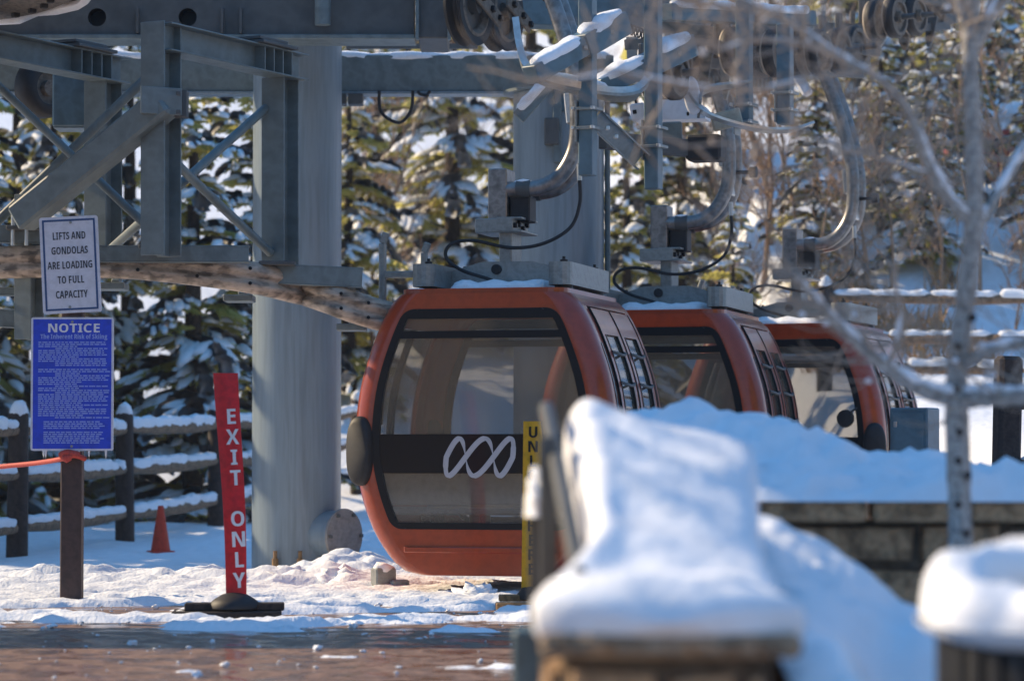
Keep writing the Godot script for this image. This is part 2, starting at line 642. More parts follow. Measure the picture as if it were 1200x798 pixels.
func build_ground() -> void:
	# snow ground, to beyond the hill: columns and rows close together where it is near
	var g := grid(170, 200, func(u: float, v: float) -> Vector3:
		var a := u * 2.0 - 1.0
		var x := signf(a) * (absf(a) * 10.0 + pow(absf(a), 4.0) * 110.0)
		var z := 60.0 - 90.0 * v - pow(v, 6.0) * 190.0
		return Vector3(x, ground_at(x, z), z))
	var o := put("snow_ground", g, M.snow, self)
	tag(o, "snow covered ground rising to a wooded hillside", "", "", "structure")

	var road := grid(2, 2, func(u: float, v: float) -> Vector3: return Vector3(-14.0 + 17.0 * u, 0.0, 12.0 - 34.0 * v))
	o = put("road", road, M.road, self)
	tag(o, "wet red brown paving in front of the lift", "", "", "structure")

	# trodden snow on the paving: solid towards the lift, in patches nearer
	var trodden := grid(190, 210, func(u: float, v: float) -> Vector3:
		var x := -7.0 + 9.6 * u
		var z := -13.6 - 10.9 * v
		var cover := -0.55 + 0.5 * smoothstep(16.6, 17.8, -z) + 0.42 * smoothstep(19.4, 21.2, -z)
		cover -= 0.14 * exp(-pow((z + 18.9) / 0.45, 2.0))
		var h := (n_patch.get_noise_2d(x * 1.1, z * 2.6) + cover) * 0.24
		h = minf(h, 0.035 + 0.02 * n_soft.get_noise_2d(x * 3.0, z * 3.0)) if h > 0.0 else h
		h += n_fine.get_noise_2d(x * 2.2, z * 2.2) * 0.035 * smoothstep(-0.01, 0.03, h)
		# the bank pushed up along the edge of the lift
		var bank := exp(-pow((z + 22.6 + 0.5 * n_soft.get_noise_2d(x, 3.0)) / 0.6, 2.0)) * smoothstep(-0.4, -1.5, x)
		h += bank * (0.07 + 0.13 * absf(n_fine.get_noise_2d(x * 0.7, z * 0.7)))
		h += 0.16 * exp(-(pow((x + 1.38) / 0.5, 2.0) + pow((z + 24.3) / 0.8, 2.0))) * (1.0 + n_fine.get_noise_2d(x, z))
		return Vector3(x, maxf(h, -0.03) + 0.004, z))
	o = put("trodden_snow", trodden, M.snow_fine, self)
	tag(o, "trodden snow lying in patches on the wet paving", "", "", "stuff")

	# crumbs of snow on the wet paving
	var rng := RandomNumberGenerator.new()
	rng.seed = 4
	var mm := MultiMesh.new()
	mm.transform_format = MultiMesh.TRANSFORM_3D
	var rough := noise(0.9, 2, 6)
	mm.mesh = grid(11, 6, func(u: float, v: float) -> Vector3:
		var d := Vector3(cos(u * TAU) * sin(v * PI), cos(v * PI), sin(u * TAU) * sin(v * PI))
		return d * (1.0 + 1.3 * rough.get_noise_3dv(d)))
	mm.instance_count = 240
	for i in 240:
		var z := -13.2 - 7.0 * pow(rng.randf(), 0.7)
		var x := -4.2 + 4.8 * rng.randf()
		var r := 0.004 + 0.016 * pow(rng.randf(), 4.0)
		var b := Basis.from_euler(Vector3(rng.randf() * 3, rng.randf() * 6, rng.randf() * 3)).scaled(Vector3(r * (0.8 + rng.randf()), r * 0.8, r))
		mm.set_instance_transform(i, Transform3D(b, Vector3(x, r * 0.5 + 0.002, z)))
	var mi := MultiMeshInstance3D.new()
	mi.name = "snow_crumbs"
	mi.multimesh = mm
	mi.material_override = M.snow_fine
	add_child(mi)
	tag(mi, "crumbs of snow scattered on the wet paving", "", "", "stuff")
	var clods := [[Vector3(-0.263, 0.006, -20.9), 0.17, 0.12, "rounded clod of snow under the nearest cabin"], [Vector3(-1.354, -0.005, -22.4), 0.24, 0.16, "heap of snow against the column's inspection hatch"], [Vector3(-1.758, -0.029, -22.6), 0.3, 0.14, "low snow heap in front of the left column"]]
	for k in clods.size():
		var c: Array = clods[k]
		var nz := noise(5.0, 3, 40 + k)
		var m := grid(20, 12, func(u: float, v: float) -> Vector3:
			var d := Vector3(cos(u * TAU) * cos(v * PI / 2), sin(v * PI / 2), sin(u * TAU) * cos(v * PI / 2))
			var r := 1.0 + 0.6 * nz.get_noise_3d(d.x * 0.35, d.y * 0.35, d.z * 0.35)
			return Vector3(c[0].x, -0.02, c[0].z) + Vector3(d.x * c[1] * r, d.y * c[2] * r, d.z * c[1] * r))
		o = put("snow_clod", m, M.snow_fine, self)
		tag(o, c[3], "snow clod", "clods of snow by the lift")


# ---------------------------------------------------------------- the lift terminal
func build_structure() -> void:
	# columns
	for k in 2:
		var c: Vector3 = [Vector3(-1.987, 0, -26.2), Vector3(0.422, 0, -25.6)][k]
		var top: float = [5.2, 4.321][k]
		var o := thing("steel_column", ["pale grey round steel column with an inspection hatch at its foot", "round steel column behind the nearest cabin's hanger arm"][k], "column", c, 0.0, "round columns of the lift terminal")
		var s := st()
		lathe(s, Transform3D(), [Vector2(0.41, -0.1), Vector2(0.41, top), Vector2(0, top)], 48)
		part("shaft", s, M.column, o)
		s = st()
		lathe(s, Transform3D(), [Vector2(0.41, top - 0.03), Vector2(0.5, top - 0.03), Vector2(0.5, top - 0.004), Vector2(0.41, top - 0.004)], 40)
		part("flange", s, M.steel, o)
		if k == 0:
			var dir := Vector3(0.80, 0, 0.6)
			var f := Transform3D(Basis(Vector3.UP.cross(dir), dir, Vector3.UP), Vector3(0, 0.3, 0))
			s = st()
			lathe(s, f, [Vector2(0.23, 0.2), Vector2(0.23, 0.56)], 32)
			part("hatch_neck", s, M.column, o)
			s = st()
			lathe(s, f, [Vector2(0.0, 0.56), Vector2(0.25, 0.56), Vector2(0.25, 0.585), Vector2(0.0, 0.585)], 32)
			var cover := part("hatch_cover", s, M.stone_tan, o)
			cover.material_override = mat("dull_hatch_plate", lin(0.34, 0.3, 0.27), 0.6, 0.0, 0.15, 2.0)
			for a in 6:
				s = st()
				var q := f * Vector3(cos(a * TAU / 6) * 0.215, 0.6, sin(a * TAU / 6) * 0.215)
				box(s, Transform3D(f.basis, q), Vector3(0.03, 0.03, 0.03))
				part("bolt", s, M.steel_dark, cover)
			for a in [-0.35, 0.15, 0.75]:
				s = st()
				lathe(s, at(Vector3(sin(a) * 0.46, 0.0, cos(a) * 0.46)), [Vector2(0.03, 0.0), Vector2(0.03, 0.1), Vector2(0.018, 0.1), Vector2(0.018, 0.17), Vector2(0, 0.17)], 6)
				part("anchor_bolt", s, M.board, o)
		else:
			# cable tray and switch boxes on the second column
			s = st()
			box(s, at(Vector3(-0.02, 3.981, 0.45)), Vector3(0.075, 0.7, 0.06))
			part("cable_tray", s, M.steel, o)
			s = st()
			box(s, at(Vector3(-0.07, 3.905, 0.46)), Vector3(0.13, 0.24, 0.09), 0.01)
			part("switch_box", s, M.steel_dark, o)
			s = st()
			box(s, at(Vector3(0.15, 4.172, 0.42)), Vector3(0.4, 0.16, 0.05), 0.01)
			part("cable_shelf", s, M.steel_blue, o)
			s = st()
			tube(s, [Vector3(0.44, 0, 0.03), Vector3(0.44, top - 0.1, 0.03)], 0.025, 8)
			part("conduit", s, M.steel, o)

	# the big dark box beam over the left column, with two holes
	var beam := CSGBox3D.new()
	beam.name = "terminal_beam"
	var x0: float = -4.947
	var x1: float = -0.862
	var y0: float = 4.678
	beam.size = Vector3(x1 - x0, 0.8, 0.36)
	beam.position = Vector3((x0 + x1) / 2, y0 + 0.44, -24.98)
	beam.material = M.steel_dark
	for px in [-3.643, -2.848]:
		var hole := CSGCylinder3D.new()
		hole.name = "hole"
		hole.radius = 0.08
		hole.height = 0.3
		hole.sides = 28
		hole.operation = CSGShape3D.OPERATION_SUBTRACTION
		hole.rotation_degrees.x = 90
		hole.position = Vector3(px - beam.position.x, 4.874 - beam.position.y, 0.18)
		hole.material = M.black
		beam.add_child(hole, true)
	add_child(beam)
	tag(beam, "dark grey box beam with two round holes on top of the left column", "beam")
	var s := st()
	box(s, at(Vector3((x0 + x1) / 2, y0 + 0.02, -24.98)), Vector3(x1 - x0 + 0.02, 0.04, 0.46), 0.006)
	part("flange_plate", s, M.steel, beam).position = -beam.position
	for px in [-3.28, -2.538, -2.375]:
		s = st()
		box(s, at(Vector3(px, y0 + 0.16, -24.76)), Vector3(0.022, 0.22, 0.09), 0.003)
		part("stiffener", s, M.steel_dark, beam).position = -beam.position
	s = st()
	tube(s, [Vector3(-1.652, y0 + 0.8, -24.65), Vector3(-1.652, 4.784, -24.65)], 0.07, 16)
	part("drain_pipe", s, M.steel, beam).position = -beam.position
	s = st()
	box(s, at(Vector3(-0.694, y0 + 0.42, -25.1)), Vector3(0.26, 0.86, 0.9), 0.01)
	part("end_plate", s, M.steel_dark, beam).position = -beam.position
	for px in [-0.826, -0.546]:
		s = st()
		box(s, at(Vector3(px, y0 + 0.42, -24.62)), Vector3(0.03, 0.9, 0.06), 0.004)
		part("end_rib", s, M.steel, beam).position = -beam.position

	# the blue grey cross beam with snow along its top
	var cb := thing("cross_beam", "blue grey box beam with snow along its top between the columns", "beam", Vector3(0, 0, 0))
	var ya: float = 4.497
	var yb: float = 4.849
	x0 = -5.181
	x1 = 0.971
	s = st()
	box(s, at(Vector3((x0 + x1) / 2, (ya + yb) / 2, -27.1)), Vector3(x1 - x0, yb - ya, 0.2), 0.01)
	part("box_section", s, M.steel, cb)
	s = st()
	box(s, at(Vector3((x0 + x1) / 2, ya - 0.012, -27.1)), Vector3(x1 - x0 + 0.02, 0.024, 0.26), 0.004)
	part("flange_plate", s, M.column, cb)
	put("snow", snow_on(Vector3(x0, yb - 0.01, -27.1), Vector3(x1, yb - 0.01, -27.1), 0.2, 0.05, 3), M.snow_fine, cb)
	for px in [[-1.266, -0.944, 0.34], [-0.895, -0.782, 0.05]]:
		s = st()
		var m: float = (px[0] + px[1]) / 2
		tube(s, curve([Vector3(px[0], ya, -26.95), Vector3(px[0] + 0.02, ya - px[2] * 0.6, -26.95), Vector3(m + 0.03, ya - px[2] * 0.9, -26.93), Vector3(px[1] - 0.02, ya - px[2] * 0.55, -26.95), Vector3(px[1], ya, -26.95)]), 0.016, 7)
		part("hanging_cable", s, M.rubber, cb)
	for px in [-1.492, -1.653]:
		s = st()
		box(s, at(Vector3(px, ya - 0.08, -27.0)), Vector3(0.14, 0.1, 0.2))
		part("clamp", s, M.steel_dark, cb)
	# light frames seen over the cross beam
	var fr := thing("roof_truss", "light steel truss seen over the snowy cross beam", "truss")
	for a in [[Vector3(-1.675, 5.264, -28.5), Vector3(-0.344, 5.264, -28.5)], [Vector3(-1.675, 5.143, -28.5), Vector3(-0.344, 5.143, -28.5)]]:
		s = st()
		bar(s, a[0], a[1], 0.06, 0.05)
		part("chord", s, M.steel_dark, fr)
	for px in 5:
		s = st()
		bar(s, Vector3(-1.632, 5.143, -28.5) + Vector3(px * 0.27, 0, 0.02), Vector3(-1.633, 5.281, -28.5) + Vector3(px * 0.27 + 0.17, 0, 0.02), 0.035, 0.03)
		part("web_bar", s, M.steel_dark, fr)

	build_left_frame()
	build_guide_rail()
	build_wheels()
	build_right_machinery()
	build_light_helpers()


func build_left_frame() -> void:
	var o := thing("support_frame", "grey braced steel frame of upright and sloping beams on the left", "steel frame")
	var u := Vector3(0.457, 0, -0.89)
	var s := st()
	var posts := [[Vector3(-2.477, 2.452, -20), Vector3(-2.484, 4.101, -20), 0.2], [Vector3(-1.758, 2.488, -21.5), Vector3(-1.762, 3.903, -21.5), 0.2], [Vector3(-3.102, 2.553, -21.5), Vector3(-3.109, 3.877, -21.5), 0.2], [Vector3(-3.558, 1.896, -20.9), Vector3(-3.565, 2.966, -20.9), 0.15]]
	for p in posts:
		s = st()
		ibar(s, p[0], p[1], p[2], p[2] * 1.1, 0.014, -u)
		part("post", s, M.steel, o)
	var ends := [[Vector3(-2.436, 3.992, -20) - u * 0.1, Vector3(-1.635, 3.997, -21.62)], [Vector3(), Vector3(-2.997, 3.971, -21.62)]]
	ends[1][0] = ends[1][1] - (ends[0][1] - ends[0][0]) * 1.6
	for e in ends:
		s = st()
		ibar(s, e[0], e[1], 0.2, 0.2, 0.012)
		var b := part("sloping_beam", s, M.steel, o)
		var f := along(e[0], e[1])
		var d: float = e[0].distance_to(e[1])
		for k in [0.0, 0.13, 0.26, 0.39]:
			s = st()
			box(s, f * Transform3D(Basis(), Vector3(0, 0, d / 2 - 0.62 + k - 0.02)), Vector3(0.19, 0.174, 0.012), 0.0)
			part("stiffener", s, M.steel, b)
		for k in 2:
			s = st()
			box(s, f * Transform3D(Basis(), Vector3(0, 0.112 + 0.03 * k, d / 2 - 0.5 - 0.05 * k)), Vector3(0.3 - 0.06 * k, 0.024, 0.5 - 0.1 * k), 0.004)
			part("bearing_plate", s, M.steel_dark, b)
	# braces
	s = st()
	bar(s, Vector3(-3.537, 2.733, -20.35), Vector3(-2.417, 3.533, -19.86), 0.2, 0.2, Vector3.UP, 0.02)
	part("box_brace", s, M.steel, o)
	s = st()
	box(s, Transform3D(Basis(Vector3.UP, 0.47), Vector3(-2.457, 3.526, -19.8)), Vector3(0.3, 0.19, 0.03), 0.004)
	var pl := part("brace_plate", s, M.steel, o)
	for q in [[166, 108], [166, 130], [207, 108], [207, 130]]:
		s = st()
		box(s, at(Vector3((q[0] - 600.0) / 3333 * 19.78, (525.0 - q[1]) / 3333 * 19.78 + 1.1, -19.77)), Vector3(0.03, 0.03, 0.04))
		part("bolt", s, M.steel_dark, pl)
	s = st()
	box(s, at(Vector3(-2.337, 3.52, -19.95)), Vector3(0.1, 0.19, 0.12), 0.004)
	part("brace_clamp", s, M.steel_dark, o)
	for p in [[Vector3(-3.828, 3.799, -20.9), Vector3(-2.676, 2.728, -20.6), 0.032], [Vector3(-2.708, 3.825, -20.9), Vector3(-3.834, 2.733, -20.9), 0.036], [Vector3(-1.839, 3.708, -21.5), Vector3(-2.418, 2.971, -20.4), 0.034], [Vector3(-2.407, 3.135, -20.2), Vector3(-1.827, 2.572, -21.4), 0.034], [Vector3(-3.088, 2.546, -21.4), Vector3(-2.664, 2.771, -20.6), 0.034]]:
		s = st()
		tube(s, [p[0], p[1]], p[2], 12)
		part("tube_brace", s, M.steel, o)
	for p in [[Vector3(-3.044, 2.515, -20.75), Vector3(-1.921, 2.515, -20.75), 0.125], [Vector3(-1.899, 2.405, -21.2), Vector3(-1.115, 2.367, -21.2), 0.15], [Vector3(-3.827, 2.669, -20.8), Vector3(-3.365, 2.656, -20.8), 0.13], [Vector3(-3.861, 2.254, -21), Vector3(-3.596, 2.254, -21), 0.06], [Vector3(-3.86, 2.064, -21), Vector3(-3.532, 2.039, -21), 0.13]]:
		s = st()
		channel(s, p[0], p[1], 0.12, p[2], 0.012, Vector3.UP, -1.0)
		part("lower_beam", s, M.steel, o)
	for q in [[Vector3(-2.57, 2.554, -20.6), Vector3(-2.57, 2.573, -20.6)], [Vector3(-1.744, 2.469, -21.1), Vector3(-1.744, 2.488, -21.1)], [Vector3(-3.548, 2.699, -20.7), Vector3(-3.548, 2.723, -20.7)]]:
		s = st()
		box(s, at(q[0]), Vector3(0.26, 0.03, 0.24), 0.004)
		part("base_plate", s, M.steel_dark, o)
	for q in [Vector3(-3.63, 2.728, -20.6), Vector3(-3.531, 2.728, -20.6)]:
		s = st()
		tube(s, [q + Vector3(0, -0.16, 0), q + Vector3(0, 0.08, 0)], 0.014, 8)
		part("threaded_rod", s, M.chrome, o)


func build_guide_rail() -> void:
	var o := thing("guide_rail", "stained tan curved guide rail running from the left to the nearest cabin", "guide rail")
	var a := curve([Vector3(-3.991, 2.446, -20.75), Vector3(-3.368, 2.465, -20.75), Vector3(-2.813, 2.456, -20.8), Vector3(-2.324, 2.412, -20.9), Vector3(-1.893, 2.355, -21), Vector3(-1.589, 2.301, -21.5)], 8)
	var b := curve([Vector3(-1.576, 2.294, -21.5), Vector3(-1.337, 2.207, -21.2), Vector3(-1.12, 2.136, -21.3), Vector3(-0.839, 2.061, -21.5)], 8)
	var outline := []
	for k in 25:
		var t := PI * k / 24 - PI / 2
		outline.append(Vector2(cos(t) * 0.07 * (1.0 - 0.6 * exp(-pow((t + 0.1) / 0.24, 2.0))), sin(t) * 0.118))
	outline.append_array([Vector2(-0.03, 0.118), Vector2(-0.03, -0.118)])
	var flip := []
	for q in outline:
		flip.append(Vector2(-q.x, q.y))
	var k := 0
	for p in [a, b]:
		var s := st()
		sweep(s, p, flip, Vector3.UP, true)
		var sec := part("rail_section", s, M.rail, o)
		for i in range(3, p.size() - 2, 7):
			for dy in [-0.05, 0.06]:
				s = st()
				lathe(s, Transform3D(Basis(Vector3.RIGHT, PI / 2), p[i] + Vector3(0.01, dy, 0.066)), [Vector2(0.014, -0.02), Vector2(0.014, 0.008), Vector2(0, 0.012)], 8)
				part("bolt", s, M.black, sec)
		k += 1
	for q in [Vector3(-2.067, 2.229, -21.5), Vector3(-1.214, 2.01, -21.5), Vector3(-2.966, 2.292, -21)]:
		var s := st()
		box(s, at(q), Vector3(0.22, 0.05, 0.3), 0.006)
		part("rail_bracket", s, M.steel, o)
		s = st()
		bar(s, q + Vector3(0, 0.03, -0.2), q + Vector3(0, 0.2, -0.5), 0.06, 0.06)
		part("bracket_arm", s, M.steel, o)


func build_wheels() -> void:
	# the great horizontal wheel whose snowy rim shows in the top corner
	var o := thing("bull_wheel", "snow caked toothed rim of a great horizontal wheel in the top corner", "wheel", Vector3(-4.75, 4.315, -19.2))
	var s := st()
	lathe(s, Transform3D(), [Vector2(1.35, 0.1), Vector2(1.72, 0.1), Vector2(1.86, 0.04), Vector2(1.86, -0.03), Vector2(1.72, -0.1), Vector2(1.35, -0.1), Vector2(1.35, 0.1)], 72)
	part("rim", s, M.tyre_tan, o)
	var rng := RandomNumberGenerator.new()
	rng.seed = 8
	for k in 40:
		var t := TAU * k / 40
		s = st()
		box(s, Transform3D(Basis(Vector3.UP, -t), Vector3(cos(t) * 1.86, -0.015, sin(t) * 1.86)), Vector3(0.07, 0.06, 0.12), 0.01)
		part("tooth", s, M.tyre_tan, o)
		s = st()
		box(s, Transform3D(Basis(Vector3.UP, -t), Vector3(cos(t + 0.05) * 1.6, -0.11, sin(t + 0.05) * 1.6)), Vector3(0.05, 0.04, 0.05), 0.006)
		part("bolt", s, M.rubber, o)
	for k in 6:
		var t := TAU * k / 6 + 0.2
		s = st()
		bar(s, Vector3(cos(t) * 0.1, 0, sin(t) * 0.1), Vector3(cos(t) * 1.4, 0, sin(t) * 1.4), 0.16, 0.12)
		part("spoke", s, M.steel_dark, o)
	var pts := []
	var aa := []
	var bb := []
	for k in 49:
		var t := TAU * k / 48
		pts.append(Vector3(cos(t) * 1.84, -0.075, sin(t) * 1.84))
		aa.append(0.03 + 0.04 * rng.randf())
		bb.append(0.012 + 0.035 * rng.randf())
	put("snow", snow_roll(pts, aa, bb, 0.06, 3, 5.0), M.snow_fine, o)

	# a rubber wheel and a grey box hanging behind the frame
	o = thing("drive_wheel", "dark rubber wheel hanging behind the left steel frame", "wheel", Vector3(-3.742, 3.952, -22.5), 0.9)
	var f := Transform3D(Basis(Vector3.RIGHT, PI / 2), Vector3())
	s = st()
	lathe(s, f, [Vector2(0.13, -0.09), Vector2(0.2, -0.1), Vector2(0.235, -0.06), Vector2(0.235, 0.06), Vector2(0.2, 0.1), Vector2(0.13, 0.09)], 36, 2)
	part("tyre", s, M.rubber, o)
	s = st()
	lathe(s, f, [Vector2(0, -0.05), Vector2(0.14, -0.06), Vector2(0.14, 0.06), Vector2(0.06, 0.05), Vector2(0.06, 0.1), Vector2(0, 0.1)], 28)
	part("rim", s, M.tyre_tan, o)
	o = thing("equipment_box", "flat blue grey steel box beside the hanging rubber wheel", "box", Vector3(-3.419, 3.795, -22))
	s = st()
	box(s, Transform3D(), Vector3(0.27, 0.44, 0.3), 0.015)
	part("casing", s, M.steel_blue, o)
	s = st()
	box(s, at(Vector3(0, -0.223, 0.0)), Vector3(0.25, 0.01, 0.28), 0.002)
	part("base_rim", s, M.column, o)

	# grooved sheaves at the end of the dark beam
	for k in 2:
		o = thing("rope_sheave", ["grooved rope wheel nearest the end of the dark beam", "grooved rope wheel beyond its twin, right of the dark beam"][k], "wheel", [Vector3(-0.357, 4.729, -23.2), Vector3(-0.101, 4.796, -24)][k], 1.15, "grooved rope wheels by the dark beam")
		s = st()
		lathe(s, f, [Vector2(0.25, -0.07), Vector2(0.33, -0.075), Vector2(0.335, -0.05), Vector2(0.285, -0.015), Vector2(0.285, 0.015), Vector2(0.335, 0.05), Vector2(0.33, 0.075), Vector2(0.25, 0.07)], 44)
		part("tyre", s, M.rubber, o)
		s = st()
		lathe(s, f, [Vector2(0.2, -0.05), Vector2(0.26, -0.055), Vector2(0.26, 0.072), Vector2(0.235, 0.08), Vector2(0.2, 0.045), Vector2(0.2, -0.05)], 40)
		part("rim", s, M.tyre_tan, o)
		s = st()
		lathe(s, f, [Vector2(0.2, -0.015), Vector2(0.08, -0.03), Vector2(0.08, 0.03), Vector2(0.2, 0.015)], 32)
		lathe(s, f, [Vector2(0, -0.09), Vector2(0.07, -0.09), Vector2(0.07, 0.1), Vector2(0, 0.1)], 20)
		part("hub", s, M.steel_dark, o)
		s = st()
		box(s, Transform3D(Basis(Vector3.FORWARD, 0.35), Vector3(0.1, 0.0, 0.13)), Vector3(0.5, 0.13, 0.025), 0.01)
		var br := part("side_plate", s, M.tyre_tan, o)
		for q in [-0.14, 0.05, 0.2]:
			s = st()
			box(s, Transform3D(Basis(Vector3.FORWARD, 0.35), Vector3(0.1 + q, -q * 0.36, 0.155)), Vector3(0.05, 0.05, 0.04), 0.008)
			part("bolt", s, M.black, br)


func clamp_on(o: Node3D, p: Vector3, turn: float, w: float) -> void:
	var f := at(p, turn)
	for y in [-0.07, 0.07]:
		var s := st()
		box(s, f * Transform3D(Basis(), Vector3(0, y, 0)), Vector3(w + 0.07, 0.022, w + 0.05), 0.004)
		var c := part("clamp_plate", s, M.galv, o)
		for k in [-1.0, 1.0]:
			s = st()
			box(s, f * Transform3D(Basis(), Vector3(k * (w / 2 + 0.022), y, w / 2 + 0.03)), Vector3(0.024, 0.024, 0.06), 0.004)
			part("bolt", s, M.chrome, c)


func build_right_machinery() -> void:
	var s := st()
	# upper beam and plates behind the tyres
	var o := thing("upper_beam", "blue grey upper beam carrying the row of tyres", "beam")
	s = st()
	bar(s, Vector3(-0.314, 5.151, -26), Vector3(1.58, 5.134, -26.2), 0.3, 0.34)
	part("box_section", s, M.steel_blue, o)
	s = st()
	bar(s, Vector3(1.27, 4.703, -23.4), Vector3(2.66, 4.919, -25.2), 0.14, 0.14)
	part("box_section", s, M.steel_blue, o)
	s = st()
	bar(s, Vector3(1.22, 4.65, -23.8), Vector3(3.447, 4.825, -26.6), 0.05, 0.1)
	part("backing_bar", s, M.steel_dark, o)
	s = st()
	bar(s, Vector3(3.341, 5.783, -28.4), Vector3(4.768, 5.929, -30.4), 0.1, 0.2)
	part("backing_bar", s, M.steel_dark, o)
	s = st()
	bar(s, Vector3(1.482, 4.277, -24.6), Vector3(2.352, 4.406, -25.6), 0.03, 0.09)
	var comb := part("comb_rail", s, M.tyre_tan, o)
	for k in 22:
		s = st()
		var q: Vector3 = Vector3(1.491, 4.264, -24.5).lerp(Vector3(2.328, 4.393, -25.5), k / 21.0)
		box(s, at(q + Vector3(0, 0, 0.03)), Vector3(0.012, 0.1, 0.03), 0.0)
		part("tooth", s, M.galv, comb)
	put("snow", snow_on(Vector3(1.327, 4.781, -23.4), Vector3(2.611, 4.973, -25.1), 0.14, 0.04, 6), M.snow_fine, o)

	# posts hanging from above
	var hang := [[Vector3(0.55, 4.499, -20.5), Vector3(0.549, 3.066, -20.5), 0.108, 138, "blue steel post hanging in front of the nearest cabin's hanger arm"], [Vector3(1.067, 4.632, -21.3), Vector3(1.064, 3.04, -21.3), 0.112, 160, "second blue steel post, hanging lowest beside the black rubber block"], [Vector3(1.894, 4.914, -23), Vector3(1.891, 3.695, -23), 0.115, 132, "blue steel post hanging over the white guide lip"], [Vector3(2.245, 4.574, -23.2), Vector3(2.242, 3.746, -23.2), 0.115, 118, "short blue steel post at the right end of the white guide lip"]]
	for k in hang.size():
		var h: Array = hang[k]
		o = thing("hanging_post", h[4], "post", h[1], -0.42, "steel posts hanging over the cabins")
		var up: float = h[0].y - h[1].y
		s = st()
		box(s, at(Vector3(0, up / 2, 0)), Vector3(h[2], up, h[2]), 0.008)
		part("post_tube", s, M.steel_blue, o)
		var yc: float = (525.0 - h[3]) / 3333.0 * -h[1].z + 1.1 - h[1].y
		clamp_on(o, Vector3(0, yc, 0), 0.0, h[2])
		s = st()
		box(s, at(Vector3(-0.065, yc - 0.02, 0.0)), Vector3(0.014, 0.3, 0.15), 0.003)
		part("side_plate", s, M.galv, o)
	# sloping arms on the first two posts
	var arms := [[Vector3(0.133, 3.732, -20), Vector3(0.793, 4.2, -20.7), "snow topped sloping arm crossing the first hanging post"], [Vector3(0.633, 3.761, -21), Vector3(1.347, 4.179, -21.7), "snow topped sloping arm crossing the second hanging post"]]
	for a in arms:
		o = thing("sloping_arm", a[2], "steel arm", Vector3.ZERO, 0.0, "sloping arms on the hanging posts")
		s = st()
		bar(s, a[0], a[1], 0.13, 0.135)
		part("box_section", s, M.steel_blue, o)
		s = st()
		var mid: Vector3 = a[0].lerp(a[1], 0.62)
		bar(s, a[0].lerp(a[1], 0.55), a[1] + (a[1] - a[0]) * 0.02, 0.16, 0.17)
		part("sleeve", s, M.steel_blue, o)
		put("snow", snow_on(a[0] + Vector3(0, 0.07, 0), a[0].lerp(a[1], 0.55) + Vector3(0, 0.07, 0), 0.15, 0.045, 12), M.snow_fine, o)
		put("snow", snow_on(a[0].lerp(a[1], 0.55) + Vector3(0, 0.09, 0), a[1] + Vector3(0, 0.09, 0), 0.18, 0.05, 13), M.snow_fine, o)
		for q in [0.6, 0.9]:
			s = st()
			box(s, at(a[0].lerp(a[1], q) + Vector3(0, -0.04, 0.1)), Vector3(0.03, 0.03, 0.05), 0.005)
			part("bolt", s, M.galv, o)

	# curved guide channels
	o = thing("guide_channel", "bent galvanised guide channel below the first sloping arm", "guide channel")
	var p := curve([Vector3(0.025, 4.185, -20.6), Vector3(0.056, 3.966, -20.55), Vector3(0.111, 3.822, -20.5), Vector3(0.247, 3.742, -20.5), Vector3(0.496, 3.692, -20.6), Vector3(0.752, 3.68, -20.8), Vector3(0.917, 3.723, -21), Vector3(0.998, 3.806, -21.1)], 6)
	strip(o, "guide_strip", p, 0.24, 0.022, M.galv)
	strip(o, "lip", offset_all(p, Vector3(0.0, 0.03, 0.13)), 0.02, 0.05, M.chrome)
	put("snow", snow_on(Vector3(0.199, 3.826, -20.62), Vector3(0.721, 3.736, -20.8), 0.16, 0.04, 15), M.snow_fine, o)
	o = thing("guide_channel", "pale curved guide lip below the short hanging posts", "guide channel")
	p = curve([Vector3(1.378, 3.994, -22.2), Vector3(1.385, 3.847, -22.1), Vector3(1.484, 3.715, -22), Vector3(1.669, 3.635, -22), Vector3(1.93, 3.587, -22.1), Vector3(2.182, 3.603, -22.3), Vector3(2.334, 3.648, -22.4)], 6)
	strip(o, "guide_strip", p, 0.22, 0.02, M.chrome)
	var p2 := curve([Vector3(1.458, 3.729, -22), Vector3(1.478, 3.847, -22.1), Vector3(1.599, 3.933, -22.3), Vector3(1.838, 4.005, -22.6)], 6)
	strip(o, "guide_strip", p2, 0.2, 0.02, M.galv)
	s = st()
	box(s, Transform3D(Basis(Vector3.BACK, 0.25), Vector3(1.685, 3.672, -22.2)), Vector3(0.24, 0.14, 0.05), 0.03)
	part("wear_block", s, M.inner, o)
	s = st()
	pad(s, Transform3D(Basis(Vector3.UP, -0.3) * Basis(Vector3.BACK, 0.15), Vector3(1.405, 3.835, -22)), 0.13, 0.3, 0.03, 0.8)
	part("lip_end", s, M.white, o)
	# the dark housings behind the tyres
	o = thing("tyre_housing", "dark steel housings behind the two rows of tyres", "housing")
	for q in [[Vector3(2.117, 4.813, -26.4), Vector3(3.669, 5.289, -29.4), 0.44], [Vector3(3.72, 5.671, -29.8), Vector3(4.968, 6.074, -31.8), 0.42], [Vector3(1.255, 4.408, -24.8), Vector3(2.022, 4.67, -25.6), 0.46]]:
		s = st()
		bar(s, q[0], q[1], 0.12, q[2], Vector3.UP, 0.01)
		part("housing_panel", s, M.steel_dark, o)
		for k in 4:
			s = st()
			bar(s, q[0].lerp(q[1], 0.12 + 0.25 * k) + Vector3(0, -0.2, 0.1), q[0].lerp(q[1], 0.12 + 0.25 * k) + Vector3(0.02, 0.34, 0.1), 0.05, 0.05)
			part("strut", s, M.tyre_tan if k % 2 else M.galv, o)
	# plates and hangers that carry the tyres
	o = thing("tyre_carrier", "grey bracket plates carrying the tyres over the cabins", "bracket")
